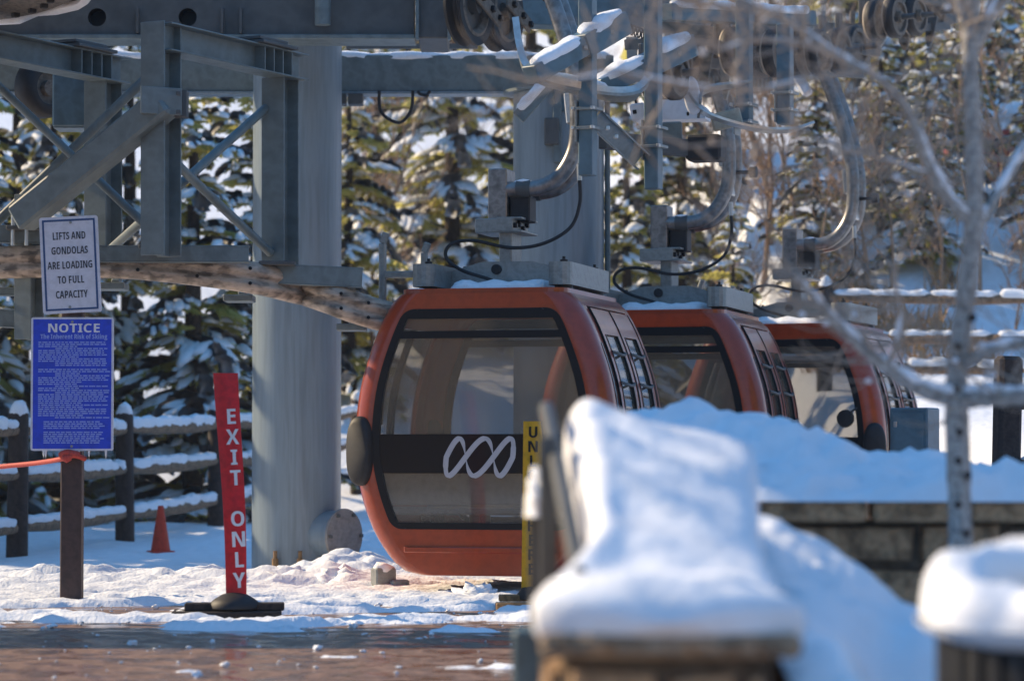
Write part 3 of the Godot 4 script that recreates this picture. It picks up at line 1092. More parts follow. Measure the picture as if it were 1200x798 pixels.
	var plates := [[1030, 34, 29.0, 0.3, 0.36], [1062, 40, 29.4, 0.14, 0.3], [1094, 34, 30.0, 0.12, 0.34], [948, 40, 26.6, 0.16, 0.3], [880, 34, 25.4, 0.18, 0.26], [826, 84, 24.4, 0.14, 0.4], [852, 92, 24.6, 0.1, 0.34], [806, 62, 24.0, 0.12, 0.36], [972, 40, 27.2, 0.12, 0.26], [742, 66, 24.0, 0.1, 0.36]]
	for k in plates.size():
		var q: Array = plates[k]
		s = st()
		var c := Vector3((q[0] - 600.0) / 3333.0 * q[2], (525.0 - q[1]) / 3333.0 * q[2] + 1.1, -q[2])
		var w: float = q[3] / 2
		var hh: float = q[4] / 2
		prism(s, Transform3D(Basis(Vector3.UP, -0.5) * Basis(Vector3.BACK, 0.15 * sin(k * 2.1)), c), PackedVector2Array([Vector2(-w, hh), Vector2(w, hh), Vector2(w * 0.7, -hh * 0.5), Vector2(w * 0.2, -hh), Vector2(-w * 0.3, -hh), Vector2(-w * 0.8, -hh * 0.4)]), 0.03)
		var pl := part("plate", s, [M.galv, M.tyre_tan, M.steel_dark][k % 3], o)
		s = st()
		lathe(s, Transform3D(Basis(Vector3.UP, -0.5) * Basis(Vector3.RIGHT, PI / 2), c + Vector3(0, -hh * 0.4, 0.02)), [Vector2(0, 0.04), Vector2(0.035, 0.035), Vector2(0.035, -0.02)], 10)
		part("pivot_pin", s, M.rubber, pl)
	for q in [[Vector3(0.96, 4.462, -23.6), Vector3(2.11, 4.722, -25)], [Vector3(1.459, 4.401, -24.2), Vector3(3.385, 4.722, -27.4)], [Vector3(3.518, 5.313, -28.6), Vector3(4.693, 5.634, -30.4)], [Vector3(2.354, 4.84, -25.6), Vector3(3.486, 4.993, -27.8)]]:
		s = st()
		bar(s, q[0], q[1], 0.06, 0.09)
		part("carrier_bar", s, M.steel_dark, o)

	# brace, cross bar and the black block
	o = thing("diagonal_brace", "grey channel brace sloping down between the two hanging posts", "brace")
	s = st()
	channel(s, Vector3(0.619, 3.481, -20.55), Vector3(0.972, 3.254, -21.25), 0.07, 0.15, 0.014, Vector3(0.6, 0.7, 0), 1.0)
	part("channel_section", s, M.galv, o)
	for q in [Vector3(0.693, 3.419, -20.55), Vector3(0.758, 3.368, -20.65)]:
		s = st()
		box(s, at(q), Vector3(0.035, 0.035, 0.05), 0.008)
		part("bolt", s, M.chrome, o)
	o = thing("cross_bar", "dark steel cross bar ending in a black rubber block", "bar")
	s = st()
	bar(s, Vector3(0.689, 3.446, -21.6), Vector3(1.537, 3.43, -22.2), 0.1, 0.13)
	part("bar_tube", s, M.steel_dark, o)
	s = st()
	box(s, Transform3D(Basis(Vector3.UP, -0.3), Vector3(1.517, 3.433, -22.1)), Vector3(0.28, 0.2, 0.24), 0.02)
	part("rubber_block", s, M.rubber, o)
	s = st()
	box(s, Transform3D(Basis(Vector3.UP, -0.3), Vector3(1.256, 3.524, -22.2)), Vector3(0.16, 0.26, 0.05), 0.03)
	part("gusset", s, M.steel, o)

	o = thing("sheave_cover", "white rounded cover over a roller left of the white guide lip", "cover")
	s = st()
	var ol := PackedVector2Array()
	for k in 15:
		var t := PI * k / 14
		ol.append(Vector2(cos(t) * 0.29, pow(sin(t), 0.6) * 0.12))
	ol.append(Vector2(-0.29, -0.04))
	ol.append(Vector2(0.29, -0.04))
	prism(s, at(Vector3(1.279, 3.746, -22.6), -0.25), ol, 0.24)
	part("cover_shell", s, M.white, o)
	for q in [Vector3(1.16, 3.749, -22.4), Vector3(1.396, 3.747, -22.5)]:
		s = st()
		box(s, at(q), Vector3(0.02, 0.03, 0.12))
		part("latch", s, M.black, o)
	o = thing("sensor_box", "small white sensor box with a looped cable beside the second hanging post", "sensor")
	s = st()
	box(s, Transform3D(Basis(Vector3.BACK, 0.15), Vector3(0.958, 3.649, -21.5)), Vector3(0.11, 0.13, 0.07), 0.012)
	part("casing", s, M.sign_white, o)
	s = st()
	box(s, Transform3D(Basis(Vector3.BACK, 0.15), Vector3(0.931, 3.645, -21.46)), Vector3(0.03, 0.03, 0.01), 0.003)
	part("lens", s, M.black, o)
	s = st()
	tube(s, curve([Vector3(0.945, 3.708, -21.5), Vector3(0.933, 3.799, -21.5), Vector3(0.965, 3.851, -21.5), Vector3(1.004, 3.786, -21.5), Vector3(1.01, 3.714, -21.5)]), 0.009, 6)
	part("cable", s, M.rubber, o)
	# snow dusted peak on the second column's bracket
	o = thing("peaked_bracket", "snow dusted peaked bracket in front of the second column", "bracket")
	s = st()
	bar(s, Vector3(0.368, 4.296, -24.4), Vector3(0.051, 3.942, -24.4), 0.12, 0.07, Vector3(1, 1, 0))
	bar(s, Vector3(0.412, 4.281, -24.4), Vector3(0.617, 4.03, -24.4), 0.12, 0.06, Vector3(-1, 1, 0))
	part("bracket_angle", s, M.steel, o)
	put("snow", snow_on(Vector3(0.338, 4.325, -24.4), Vector3(0.029, 3.986, -24.4), 0.13, 0.05, 21), M.snow_fine, o)
	# a spring and a black hose near the top
	o = thing("coil_spring", "grey coil spring between the two sloping arms", "spring")
	s = st()
	var coil := []
	var a0: Vector3 = Vector3(0.795, 4.334, -21.6)
	var a1: Vector3 = Vector3(1.13, 4.246, -21.8)
	for k in 97:
		var t := k / 96.0
		coil.append(a0.lerp(a1, t) + Vector3(sin(t * TAU * 12) * 0.014, cos(t * TAU * 12) * 0.04, sin(t * TAU * 12) * 0.035))
	tube(s, coil, 0.007, 5)
	part("coil", s, M.steel_dark, o)
	o = thing("hydraulic_hose", "black ribbed hose curving down from above the first sloping arm", "hose")
	s = st()
	tube(s, curve([Vector3(0.265, 4.675, -22), Vector3(0.365, 4.514, -22), Vector3(0.438, 4.381, -22), Vector3(0.477, 4.234, -22)]), 0.06, 12)
	part("hose_tube", s, M.rubber, o)
	for k in 7:
		s = st()
		var q: Vector3 = Vector3(0.299, 4.608, -22).lerp(Vector3(0.458, 4.288, -22), k / 6.0)
		lathe(s, Transform3D(Basis(Vector3.BACK, 0.45), q), [Vector2(0.06, -0.014), Vector2(0.069, 0), Vector2(0.06, 0.014)], 14)
		part("hose_rib", s, M.rubber, o)

	# tyres that push the cabins along: seen nearly edge on
	var proto: Node3D
	var list := [[791, 84, 64], [774, 96, 60], [846, 50, 56], [862, 58, 58], [893, 62, 56], [911, 60, 58], [937, 62, 56], [962, 60, 56], [985, 58, 55], [1004, 54, 53], [1030, 22, 50], [1052, 18, 50], [1076, 16, 48], [1098, 12, 46], [832, 88, 50]]
	var says := ["lowest of the two tyres right beside the second hanging post", "tyre half hidden behind the second hanging post", "tyre high up left of the third hanging post", "tyre just left of the third hanging post", "tyre just right of the third hanging post", "tyre behind the short hanging post", "tyre right of the short hanging post", "tyre over the third cabin's arm, left of two", "tyre over the third cabin's arm, right of two", "last tyre of the lower row before the step up", "first tyre of the higher row on the right", "second tyre of the higher row on the right", "third tyre of the higher row on the right", "last tyre of the higher row, nearest the aspen trunk", "tyre behind the white guide lip's upright end"]
	for k in list.size():
		var q: Array = list[k]
		var d: float = 0.42 * 3333.0 / q[2]
		if k == 0:
			proto = thing("conveyor_tyre", says[k], "tyre", Vector3.ZERO, 0.0, "tyres in the row that drives the cabins")
			var f := Transform3D(Basis(Vector3.BACK, PI / 2), Vector3())
			s = st()
			lathe(s, f, [Vector2(0.14, -0.05), Vector2(0.185, -0.055), Vector2(0.21, -0.03), Vector2(0.21, 0.03), Vector2(0.185, 0.055), Vector2(0.14, 0.05)], 32, 2)
			part("tread", s, M.rubber, proto)
			s = st()
			lathe(s, f, [Vector2(0.185, 0.056), Vector2(0.15, 0.058), Vector2(0.14, 0.03), Vector2(0.06, 0.03), Vector2(0.055, 0.08), Vector2(0, 0.08)], 32)
			lathe(s, f, [Vector2(0.185, -0.056), Vector2(0.15, -0.058), Vector2(0.14, -0.03), Vector2(0.06, -0.03), Vector2(0.055, -0.08), Vector2(0, -0.08)], 32)
			part("rim", s, M.tyre_tan, proto)
			s = st()
			lathe(s, f, [Vector2(0.207, 0.04), Vector2(0.196, 0.062), Vector2(0.17, 0.068), Vector2(0.16, 0.056)], 32, 2)
			part("bead", s, M.bead, proto)
			s = st()
			lathe(s, f, [Vector2(0.028, -0.22), Vector2(0.028, -0.08)], 10)
			part("axle", s, M.steel_dark, proto)
			s = st()
			box(s, at(Vector3(-0.16, 0.16, 0)), Vector3(0.04, 0.36, 0.09), 0.01)
			part("fork", s, M.steel_dark, proto)
		var o2 := proto if k == 0 else copy_of(proto, says[k])
		o2.position = Vector3((q[0] - 600.0) / 3333 * d, (525.0 - q[1]) / 3333 * d + 1.1, -d)
		o2.rotation = Vector3(0, -0.5 - 0.006 * k, 0)


func offset_all(p: Array, d: Vector3) -> Array:
	var o := []
	for q in p:
		o.append(q + d)
	return o


# a bent strip that keeps its width level: w wide (along z), thick t
func strip(o: Node3D, called: String, p: Array, w: float, t: float, m: Material) -> void:
	var s := st()
	var n := p.size()
	var rings := []
	for i in n:
		var z: Vector3 = (p[mini(i + 1, n - 1)] - p[maxi(i - 1, 0)]).normalized()
		var x := Vector3(0, 0, 1)
		x = (x - z * x.dot(z)).normalized()
		var y := z.cross(x)
		rings.append([p[i] - x * w / 2 - y * t / 2, p[i] + x * w / 2 - y * t / 2, p[i] + x * w / 2 + y * t / 2, p[i] - x * w / 2 + y * t / 2])
	for k in 4:
		smooth(s)
		for i in n - 1:
			var k2 := (k + 1) % 4
			poly(s, [rings[i][k], rings[i][k2], rings[i + 1][k2], rings[i + 1][k]], rings[i][k] + rings[i][k2] - p[i] * 2.0)
	s.set_smooth_group(FLAT)
	poly(s, rings[0], p[0] - p[1])
	poly(s, rings[n - 1], p[n - 1] - p[n - 2])
	part(called, s, m, o)


func build_light_helpers() -> void:
	# unseen roof slab, added to shade the nearest cabin and the snow bank
	var o := thing("added_shade_roof", "unseen dark roof slab added to shade the cabin and the snow bank", "roof")
	var s := st()
	box(s, at(Vector3(-5.7, 5.95, -19.5)), Vector3(2.8, 0.25, 15.4), 0.02)
	part("roof_slab", s, M.steel_dark, o)
	for x in [-6.9, -4.5]:
		s = st()
		box(s, at(Vector3(x, 5.6, -20.8)), Vector3(0.3, 0.44, 12.0), 0.02)
		part("roof_beam", s, M.steel_dark, o)
	# unseen canopy, added to throw a shadow band across the road
	o = thing("added_shadow_canopy", "unseen open sided canopy added left of the lift to shadow the road", "canopy", Vector3(-7.1, 0, -19.1))
	s = st()
	box(s, at(Vector3(0, 3.55, 0)), Vector3(3.6, 0.18, 1.7), 0.02)
	part("canopy_roof", s, M.roof, o)
	for x in [-1.6, 1.6]:
		s = st()
		box(s, at(Vector3(x, 1.73, 0.0)), Vector3(0.12, 3.46, 0.12), 0.01)
		part("post", s, M.steel, o)
	# unseen timber buildings, added as warm reflectors for the cabin doors and glass
	var says := ["unseen tan timber building added right of the lift as a reflector", "unseen tan timber building added far behind the camera on the left as a reflector"]
	var spots := [[Vector3(13.0, 0, -9.0), -PI / 2, 16.0], [Vector3(-25.0, 0, 21.0), PI, 30.0]]
	for k in 2:
		o = thing("added_lodge", says[k], "building", spots[k][0], spots[k][1])
		var w: float = spots[k][2]
		s = st()
		box(s, at(Vector3(0, 3.2, -4.0)), Vector3(w, 6.4, 8.0), 0.02)
		part("wall", s, M.added_lodge, o)
		s = st()
		prism(s, at(Vector3(0, 6.4, -4.0), PI / 2), PackedVector2Array([Vector2(-4.8, 0), Vector2(4.8, 0), Vector2(0, 2.6)]), w + 1.2)
		part("roof", s, M.roof, o)
		for i in int(w / 4.0):
			for j in 2:
				s = st()
				var c := Vector3(-w / 2 + 2.0 + i * 4.0, 1.7 + j * 2.7, 0.03)
				box(s, at(c), Vector3(1.5, 1.5, 0.1), 0.01)
				var win := part("window", s, M.post_wood, o)
				s = st()
				box(s, at(c + Vector3(0, 0, 0.05)), Vector3(1.3, 1.3, 0.02), 0.0)
				part("pane", s, M.gloss_black, win)


# ---------------------------------------------------------------- gondola cabins
# half width of the bulging cabin at height y above its floor
const CAB := [[0.0, 0.5], [0.03, 0.62], [0.14, 0.745], [0.38, 0.89], [0.7, 0.985], [1.04, 1.01], [1.42, 0.965], [1.8, 0.84], [2.02, 0.725], [2.09, 0.655]]
const HL := 0.95


func cab_w(y: float) -> float:
	var n := CAB.size()
	for i in n - 1:
		if y <= CAB[i + 1][0] or i == n - 2:
			var a: Array = CAB[maxi(i - 1, 0)]
			var b: Array = CAB[i]
			var c: Array = CAB[i + 1]
			var d: Array = CAB[mini(i + 2, n - 1)]
			var h: float = c[0] - b[0]
			var t: float = clampf((y - b[0]) / h, 0.0, 1.0)
			var mb: float = (c[1] - a[1]) / (c[0] - a[0]) * h
			var mc: float = (d[1] - b[1]) / (d[0] - b[0]) * h
			return (2 * t * t * t - 3 * t * t + 1) * b[1] + (t * t * t - 2 * t * t + t) * mb + (3 * t * t - 2 * t * t * t) * c[1] + (t * t * t - t * t) * mc
	return 0.6


func span(a: float, b: float, n: int) -> Array:
	var o := []
	for i in n + 1:
		o.append(lerpf(a, b, float(i) / n))
	return o


func each(ys: Array, f: Callable) -> Array:
	var o := []
	for y in ys:
		o.append(f.call(y))
	return o


func build_cabins() -> void:
	var spots := [[Vector3(0.007, 0.157, -21.9), -15.0, "nearest rust orange gondola cabin with the white looped emblem in front", 0],
		[Vector3(1.42, 0.157, -25.2), -15.5, "middle orange gondola cabin between the nearest and the farthest one", 1],
		[Vector3(2.852, 0.157, -27.9), -20.0, "farthest orange gondola cabin, crossed by a snowy aspen branch", 2]]
	var first: Node3D
	for q in spots:
		var o: Node3D
		if first == null:
			first = make_cabin(q[2])
			o = first
		else:
			o = copy_of(first, q[2])
		o.position = q[0]
		o.rotation_degrees.y = q[1]
		if q[3] == 2:
			var s := st()
			var f := Transform3D(Basis(Vector3.RIGHT, PI / 2), Vector3(0.66, 1.22, HL + 0.03))
			lathe(s, f, [Vector2(0, 0.03), Vector2(0.075, 0.025), Vector2(0.085, -0.02), Vector2(0, -0.02)], 20)
			tube(s, [Vector3(0.7, 1.27, HL + 0.04), Vector3(0.8, 1.34, HL - 0.02)], 0.01, 6)
			part("round_mirror", s, M.rubber, o)


# a slab with rounded corners between two heights
func rounded_slab(s: SurfaceTool, y0: float, y1: float, hx: float, hz: float, r: float) -> void:
	var ol := PackedVector2Array()
	for c in [[1, 1, 0.0], [-1, 1, PI / 2], [-1, -1, PI], [1, -1, PI * 1.5]]:
		for k in 7:
			var a: float = c[2] + PI / 2 * k / 6
			ol.append(Vector2(c[0] * (hx - r) + cos(a) * r, c[1] * (hz - r) + sin(a) * r))
	prism(s, Transform3D(Basis(Vector3.RIGHT, PI / 2), Vector3(0, (y0 + y1) / 2, 0)), ol, y1 - y0)


func make_cabin(label: String) -> Node3D:
	var o := thing("gondola_cabin", label, "gondola", Vector3.ZERO, 0.0, "orange gondola cabins leaving the terminal")
	var R := 0.17
	var ed := func(y: float) -> float: return cab_w(y) - R
	var ned := func(y: float) -> float: return R - cab_w(y)
	# the window outline: narrower than the body, rounded at its corners
	var y_lo := 0.34
	var y_hi := 1.975
	var ww := func(y: float) -> float:
		var e := minf(y - y_lo, y_hi - y)
		var r := 0.07
		var cut: float = 0.0 if e >= r else r - sqrt(maxf(0.0, r * r - (r - e) * (r - e)))
		return cab_w(y) - lerpf(0.2, 0.175, smoothstep(0.3, 1.0, y)) - cut
	var wys := [y_lo, y_lo + 0.006, y_lo + 0.018, y_lo + 0.035, y_lo + 0.06]
	wys.append_array(span(y_lo + 0.1, y_hi - 0.1, 22))
	wys.append_array([y_hi - 0.06, y_hi - 0.035, y_hi - 0.018, y_hi - 0.006, y_hi])
	for sg in [1.0, -1.0]:
		var mp := func(u: float, y: float, off: float) -> Vector3: return Vector3(u, y, sg * (HL + off))
		var s := st()
		var ys: Array = [0.0, 0.008, 0.018]
		ys.append_array(span(0.03, y_lo, 8))
		sheet(s, ys, each(ys, ned), each(ys, ed), 4, mp, -0.04, 0.0)
		sheet(s, [y_hi, 2.02, 2.06, 2.09], each([y_hi, 2.02, 2.06, 2.09], ned), each([y_hi, 2.02, 2.06, 2.09], ed), 4, mp, -0.04, 0.0)
		sheet(s, wys, each(wys, ned), each(wys, func(y: float) -> float: return -ww.call(y)), 2, mp, -0.04, 0.0)
		sheet(s, wys, each(wys, ww), each(wys, ed), 2, mp, -0.04, 0.0)
		part("end_frame", s, M.orange, o)
		# rounded corner pillars
		for sx in [1.0, -1.0]:
			s = st()
			var cys: Array = [0.0, 0.008, 0.018]
			cys.append_array(span(0.03, 2.09, 34))
			var mc := func(u: float, y: float, off: float) -> Vector3:
				return Vector3(sx * (cab_w(y) - R + (R + off) * sin(u)), y, sg * (HL - R + (R + off) * cos(u)))
			sheet(s, cys, each(cys, func(_y: float) -> float: return 0.0), each(cys, func(_y: float) -> float: return PI / 2), 10, mc, -0.04, 0.0)
			part("corner_pillar", s, M.orange, o)
		# moulding across the lower panel
		s = st()
		bar(s, Vector3(-0.58, 0.19, sg * (HL + 0.008)), Vector3(0.58, 0.19, sg * (HL + 0.008)), 0.03, 0.045, Vector3.UP, 0.012)
		part("moulding", s, M.orange, o)
		# black window border, bars and band
		s = st()
		var inner := func(y: float) -> float: return ww.call(y) - 0.06
		sheet(s, wys, each(wys, func(y: float) -> float: return -ww.call(y)), each(wys, func(y: float) -> float: return -inner.call(y)), 1, mp, -0.03, 0.004)
		part("window_border", s, M.black, o)
		s = st()
		sheet(s, wys, each(wys, inner), each(wys, ww), 1, mp, -0.03, 0.004)
		var win := part("window_border", s, M.black, o)
		var nin := func(y: float) -> float: return -inner.call(y)
		for b in [[y_lo + 0.001, y_lo + 0.05], [y_hi - 0.075, y_hi - 0.001], [1.755, 1.81]]:
			s = st()
			var bys := span(b[0], b[1], 5)
			sheet(s, bys, each(bys, nin), each(bys, inner), 1, mp, -0.028, 0.002)
			part("window_bar", s, M.black, win)
		s = st()
		var dys := span(0.755, 1.045, 6)
		sheet(s, dys, each(dys, nin), each(dys, inner), 2, mp, -0.016, -0.001)
		part("dark_band", s, M.gloss_black, o)
		for b in [[y_lo + 0.05, 0.755], [1.045, 1.755], [1.81, y_hi - 0.075]]:
			s = st()
			var gys := span(b[0], b[1], 8)
			sheet(s, gys, each(gys, nin), each(gys, inner), 2, mp, -0.016, -0.01)
			part("pane", s, M.glass, win)
		# bumpers
		for sx in [1.0, -1.0]:
			s = st()
			pad(s, Transform3D(Basis(Vector3.UP, (0.35 * sx) if sg > 0 else PI - 0.35 * sx), Vector3(sx * 0.91, 0.92, sg * (HL - 0.08))), 0.22, 0.52, 0.12, 0.8)
			part("bumper", s, M.rubber, o)
	# emblem: one line that loops three times, on the front band
	var s := st()
	var rings := []
	var ne := 144
	for k in ne + 1:
		var row := []
		var mid := []
		for e in [-0.004, 0.004]:
			var t: float = TAU * k / ne + e
			var tri := 1.0 - absf(fposmod(t / PI, 2.0) - 1.0) * 2.0
			var y := 0.138 * sin(3.0 * t)
			mid.append(Vector3(0.255 * (-0.5 * cos(t) + 0.5 * tri) + y * 0.3, 0.875 + y, HL + 0.003))
		var dir: Vector3 = (mid[1] - mid[0]).normalized()
		var rising := dir.x * dir.y > 0.0
		# broad rising strokes; the falling ones thin out and break where they pass under
		var near := minf(absf(fposmod(TAU * k / ne, PI) - PI / 3), absf(fposmod(TAU * k / ne, PI) - 2.0 * PI / 3))
		var w := 0.02 if rising else 0.003 + 0.013 * smoothstep(0.03, 0.34, near)
		var n := Vector3(-dir.y, dir.x, 0) * w
		var c: Vector3 = (mid[0] + mid[1]) / 2.0 + Vector3(0, 0, 0.0015 if rising else 0.0)
		row = [c - n, c + n, c + n + Vector3(0, 0, 0.003), c - n + Vector3(0, 0, 0.003)]
		rings.append(row)
	s.set_smooth_group(FLAT)
	for k in ne:
		for j in 4:
			var j2 := (j + 1) % 4
			var out: Vector3 = [Vector3(0, 0, -1), rings[k][1] - rings[k][0], Vector3(0, 0, 1), rings[k][0] - rings[k][1]][j]
			poly(s, [rings[k][j], rings[k][j2], rings[k + 1][j2], rings[k + 1][j]], out)
	part("emblem", s, M.emblem, o)

	# sides
	var zi := HL - R
	for sx in [1.0, -1.0]:
		var ms := func(u: float, y: float, off: float) -> Vector3: return Vector3(sx * (cab_w(y) + off), y, u)
		var full := func(a: float) -> Callable: return func(_y: float) -> float: return a
		s = st()
		var top_y: float = 2.0 if sx > 0 else 1.86
		var low_y: float = 0.12 if sx > 0 else 0.75
		var hz: float = 0.65 if sx > 0 else 0.6
		var lys: Array = [0.0, 0.008, 0.018]
		lys.append_array(span(0.03, low_y, 8))
		var mys := span(low_y, top_y, 26)
		var tys := span(top_y, 2.09, 3)
		sheet(s, lys, each(lys, full.call(-zi)), each(lys, full.call(zi)), 1, ms, -0.04, 0.0)
		sheet(s, tys, each(tys, full.call(-zi)), each(tys, full.call(zi)), 1, ms, -0.04, 0.0)
		for sg in [1.0, -1.0]:
			var z0: float = minf(sg * hz, sg * zi)
			var z1: float = maxf(sg * hz, sg * zi)
			sheet(s, mys, each(mys, full.call(z0)), each(mys, full.call(z1)), 1, ms, -0.04, 0.0)
		part("side_frame", s, M.orange, o)
		if sx > 0:
			for sg in [1.0, -1.0]:
				# narrow side light between corner pillar and door
				var nys := span(0.4, 1.72, 14)
				s = st()
				sheet(s, nys, each(nys, full.call(sg * 0.712 - 0.034)), each(nys, full.call(sg * 0.712 + 0.034)), 1, ms, -0.002, 0.004)
				part("side_light", s, M.gloss_black, o)
				# door leaf
				var a: float = minf(sg * 0.012, sg * 0.636)
				var b: float = maxf(sg * 0.012, sg * 0.636)
				s = st()
				var d_all := span(0.13, 1.985, 26)
				var d_low := span(0.13, 0.36, 4)
				var d_top := span(1.79, 1.985, 3)
				var d_mid := span(0.36, 1.79, 20)
				sheet(s, d_low, each(d_low, full.call(a)), each(d_low, full.call(b)), 1, ms, -0.03, 0.012)
				sheet(s, d_top, each(d_top, full.call(a)), each(d_top, full.call(b)), 1, ms, -0.03, 0.012)
				sheet(s, d_mid, each(d_mid, full.call(a)), each(d_mid, full.call(a + 0.1)), 1, ms, -0.03, 0.012)
				sheet(s, d_mid, each(d_mid, full.call(b - 0.1)), each(d_mid, full.call(b)), 1, ms, -0.03, 0.012)
				var door := part("door", s, M.orange, o)
				for e in [a + 0.1, b - 0.125]:
					s = st()
					sheet(s, d_mid, each(d_mid, full.call(e)), each(d_mid, full.call(e + 0.025)), 1, ms, -0.03, 0.016)
					part("window_seal", s, M.black, door)
				s = st()
				sheet(s, d_mid, each(d_mid, full.call(a + 0.125)), each(d_mid, full.call(b - 0.125)), 2, ms, -0.008, -0.002)
				part("pane", s, M.glass, door)
				for e in [a - 0.006, b + 0.0]:
					s = st()
					sheet(s, d_all, each(d_all, full.call(e)), each(d_all, full.call(e + 0.006)), 1, ms, -0.03, 0.018)
					part("edge_seal", s, M.black, door)
				for y in [1.66, 1.43, 1.2, 0.97, 0.74]:
					s = st()
					var arc := []
					for k in 11:
						var t := k / 10.0
						arc.append(Vector3(cab_w(y) + 0.014 + 0.035 * pow(sin(t * PI), 0.5), y - 0.02 * sin(t * PI), lerpf(a + 0.1, b - 0.1, t)))
					tube(s, arc, 0.012, 6)
					part("ski_strap", s, M.steel_dark, door)
		else:
			var gys := span(0.75, 1.86, 16)
			s = st()
			sheet(s, gys, each(gys, full.call(-0.6)), each(gys, full.call(-0.03)), 2, ms, -0.012, -0.004)
			sheet(s, gys, each(gys, full.call(0.03)), each(gys, full.call(0.6)), 2, ms, -0.012, -0.004)
			part("side_window", s, M.glass, o)
			s = st()
			sheet(s, gys, each(gys, full.call(-0.03)), each(gys, full.call(0.03)), 1, ms, -0.04, 0.004)
			part("window_bar", s, M.black, o)
			s = st()
			var iy := span(1.12, 1.5, 6)
			sheet(s, iy, each(iy, full.call(0.36)), each(iy, full.call(0.55)), 1, ms, -0.07, -0.045)
			var latch := part("door_panel", s, M.inner, o)
			s = st()
			iy = span(1.2, 1.42, 4)
			sheet(s, iy, each(iy, full.call(0.42)), each(iy, full.call(0.5)), 1, ms, -0.075, -0.071)
			part("slot", s, M.black, latch)

	# roof, floor and what is inside
	s = st()
	rounded_slab(s, 2.075, 2.125, 0.64, HL - 0.015, 0.17)
	part("roof", s, M.orange, o)
	s = st()
	rounded_slab(s, 2.04, 2.06, 0.6, HL - 0.06, 0.16)
	part("ceiling", s, M.seat, o)
	s = st()
	rounded_slab(s, 0.002, 0.07, 0.5, HL - 0.05, 0.16)
	part("floor", s, M.black, o)
	for sg in [1.0, -1.0]:
		s = st()
		box(s, at(Vector3(0, 0.47, sg * 0.66)), Vector3(1.66, 0.05, 0.42), 0.015)
		part("seat", s, M.seat, o)
		s = st()
		box(s, Transform3D(Basis(Vector3.RIGHT, sg * 0.1), Vector3(0, 0.75, sg * 0.86)), Vector3(1.7, 0.46, 0.04), 0.015)
		part("backrest", s, M.seat, o)
		s = st()
		box(s, at(Vector3(-0.45, 0.26, sg * 0.66)), Vector3(0.1, 0.4, 0.3), 0.01)
		part("seat_bracket", s, M.black, o)
		s = st()
		box(s, at(Vector3(0.45, 0.26, sg * 0.66)), Vector3(0.1, 0.4, 0.3), 0.01)
		part("seat_bracket", s, M.black, o)

	# roof frame: two long bars joined by raised plates
	for sx in [-1.0, 1.0]:
		s = st()
		var ol := PackedVector2Array()
		for k in 9:
			var t := PI * k / 8
			ol.append(Vector2(cos(t) * 0.09, 0.6 + sin(t) * 0.09))
		for k in 9:
			var t := PI + PI * k / 8
			ol.append(Vector2(cos(t) * 0.09, -0.6 + sin(t) * 0.09))
		prism(s, Transform3D(Basis(Vector3.RIGHT, PI / 2), Vector3(sx * 0.53, 2.245, 0)), ol, 0.17)
		part("roof_bar", s, M.galv, o)
		for z in [-0.5, 0.5]:
			s = st()
			lathe(s, at(Vector3(sx * 0.53, 2.11, z)), [Vector2(0.07, 0), Vector2(0.07, 0.055)], 16)
			part("rubber_mount", s, M.rubber, o)
			s = st()
			lathe(s, at(Vector3(sx * 0.53, 2.33, z)), [Vector2(0.03, 0), Vector2(0.03, 0.025), Vector2(0.012, 0.03), Vector2(0.012, 0.05), Vector2(0, 0.05)], 6)
			part("bolt", s, M.rubber, o)
	for z in [-0.17, 0.17]:
		s = st()
		prism(s, at(Vector3(0, 2.175, z)), PackedVector2Array([Vector2(-0.46, 0), Vector2(0.46, 0), Vector2(0.46, 0.12), Vector2(0.2, 0.195), Vector2(-0.2, 0.195), Vector2(-0.46, 0.12)]), 0.02)
		part("cross_plate", s, M.galv, o)
		s = st()
		lathe(s, Transform3D(Basis(Vector3.RIGHT, PI / 2), Vector3(-0.08, 2.31, z)), [Vector2(0, -0.04), Vector2(0.04, -0.03), Vector2(0.04, 0.03), Vector2(0, 0.04)], 14)
		part("pivot_pin", s, M.rubber, o)
	put("snow", snow_on(Vector3(-0.42, 2.13, 0.3), Vector3(0.45, 2.13, 0.3), 0.5, 0.075, 33), M.snow_fine, o)
	put("snow", snow_on(Vector3(-0.58, 2.12, -0.5), Vector3(-0.58, 2.12, 0.75), 0.18, 0.025, 34), M.snow_fine, o)
	for z in [-0.55, 0.55]:
		# upright guide horn on the left end
		s = st()
		bar(s, Vector3(-0.62, 2.26, z), Vector3(-0.86, 2.26, z), 0.05, 0.05)
		bar(s, Vector3(-0.88, 2.0, z), Vector3(-0.88, 2.5, z), 0.05, 0.05)
		bar(s, Vector3(-0.88, 2.5, z), Vector3(-0.85, 2.58, z), 0.05, 0.05)
		part("guide_horn", s, M.galv, o)

	# hanger
	s = st()
	box(s, at(Vector3(-0.02, 2.45, 0)), Vector3(0.1, 0.3, 0.3), 0.008)
	part("hanger_post", s, M.galv, o)
	s = st()
	box(s, at(Vector3(-0.09, 2.645, 0)), Vector3(0.3, 0.11, 0.46), 0.006)
	part("hanger_bracket", s, M.galv, o)
	for y in [2.7, 2.6]:
		s = st()
		box(s, at(Vector3(0.03, y, -0.02)), Vector3(0.2, 0.016, 0.5), 0.003)
		part("bracket_flange", s, M.galv, o)
	for z in [-0.15, -0.03, 0.09, 0.2]:
		s = st()
		box(s, at(Vector3(0.075, 2.65 + 0.02 * sin(z * 30.0), z)), Vector3(0.03, 0.04, 0.04), 0.005)
		part("bolt", s, M.black, o)
	s = st()
	box(s, at(Vector3(-0.085, 2.89, 0.02)), Vector3(0.15, 0.4, 0.26), 0.008)
	part("hanger_block", s, M.tube, o)
	s = st()
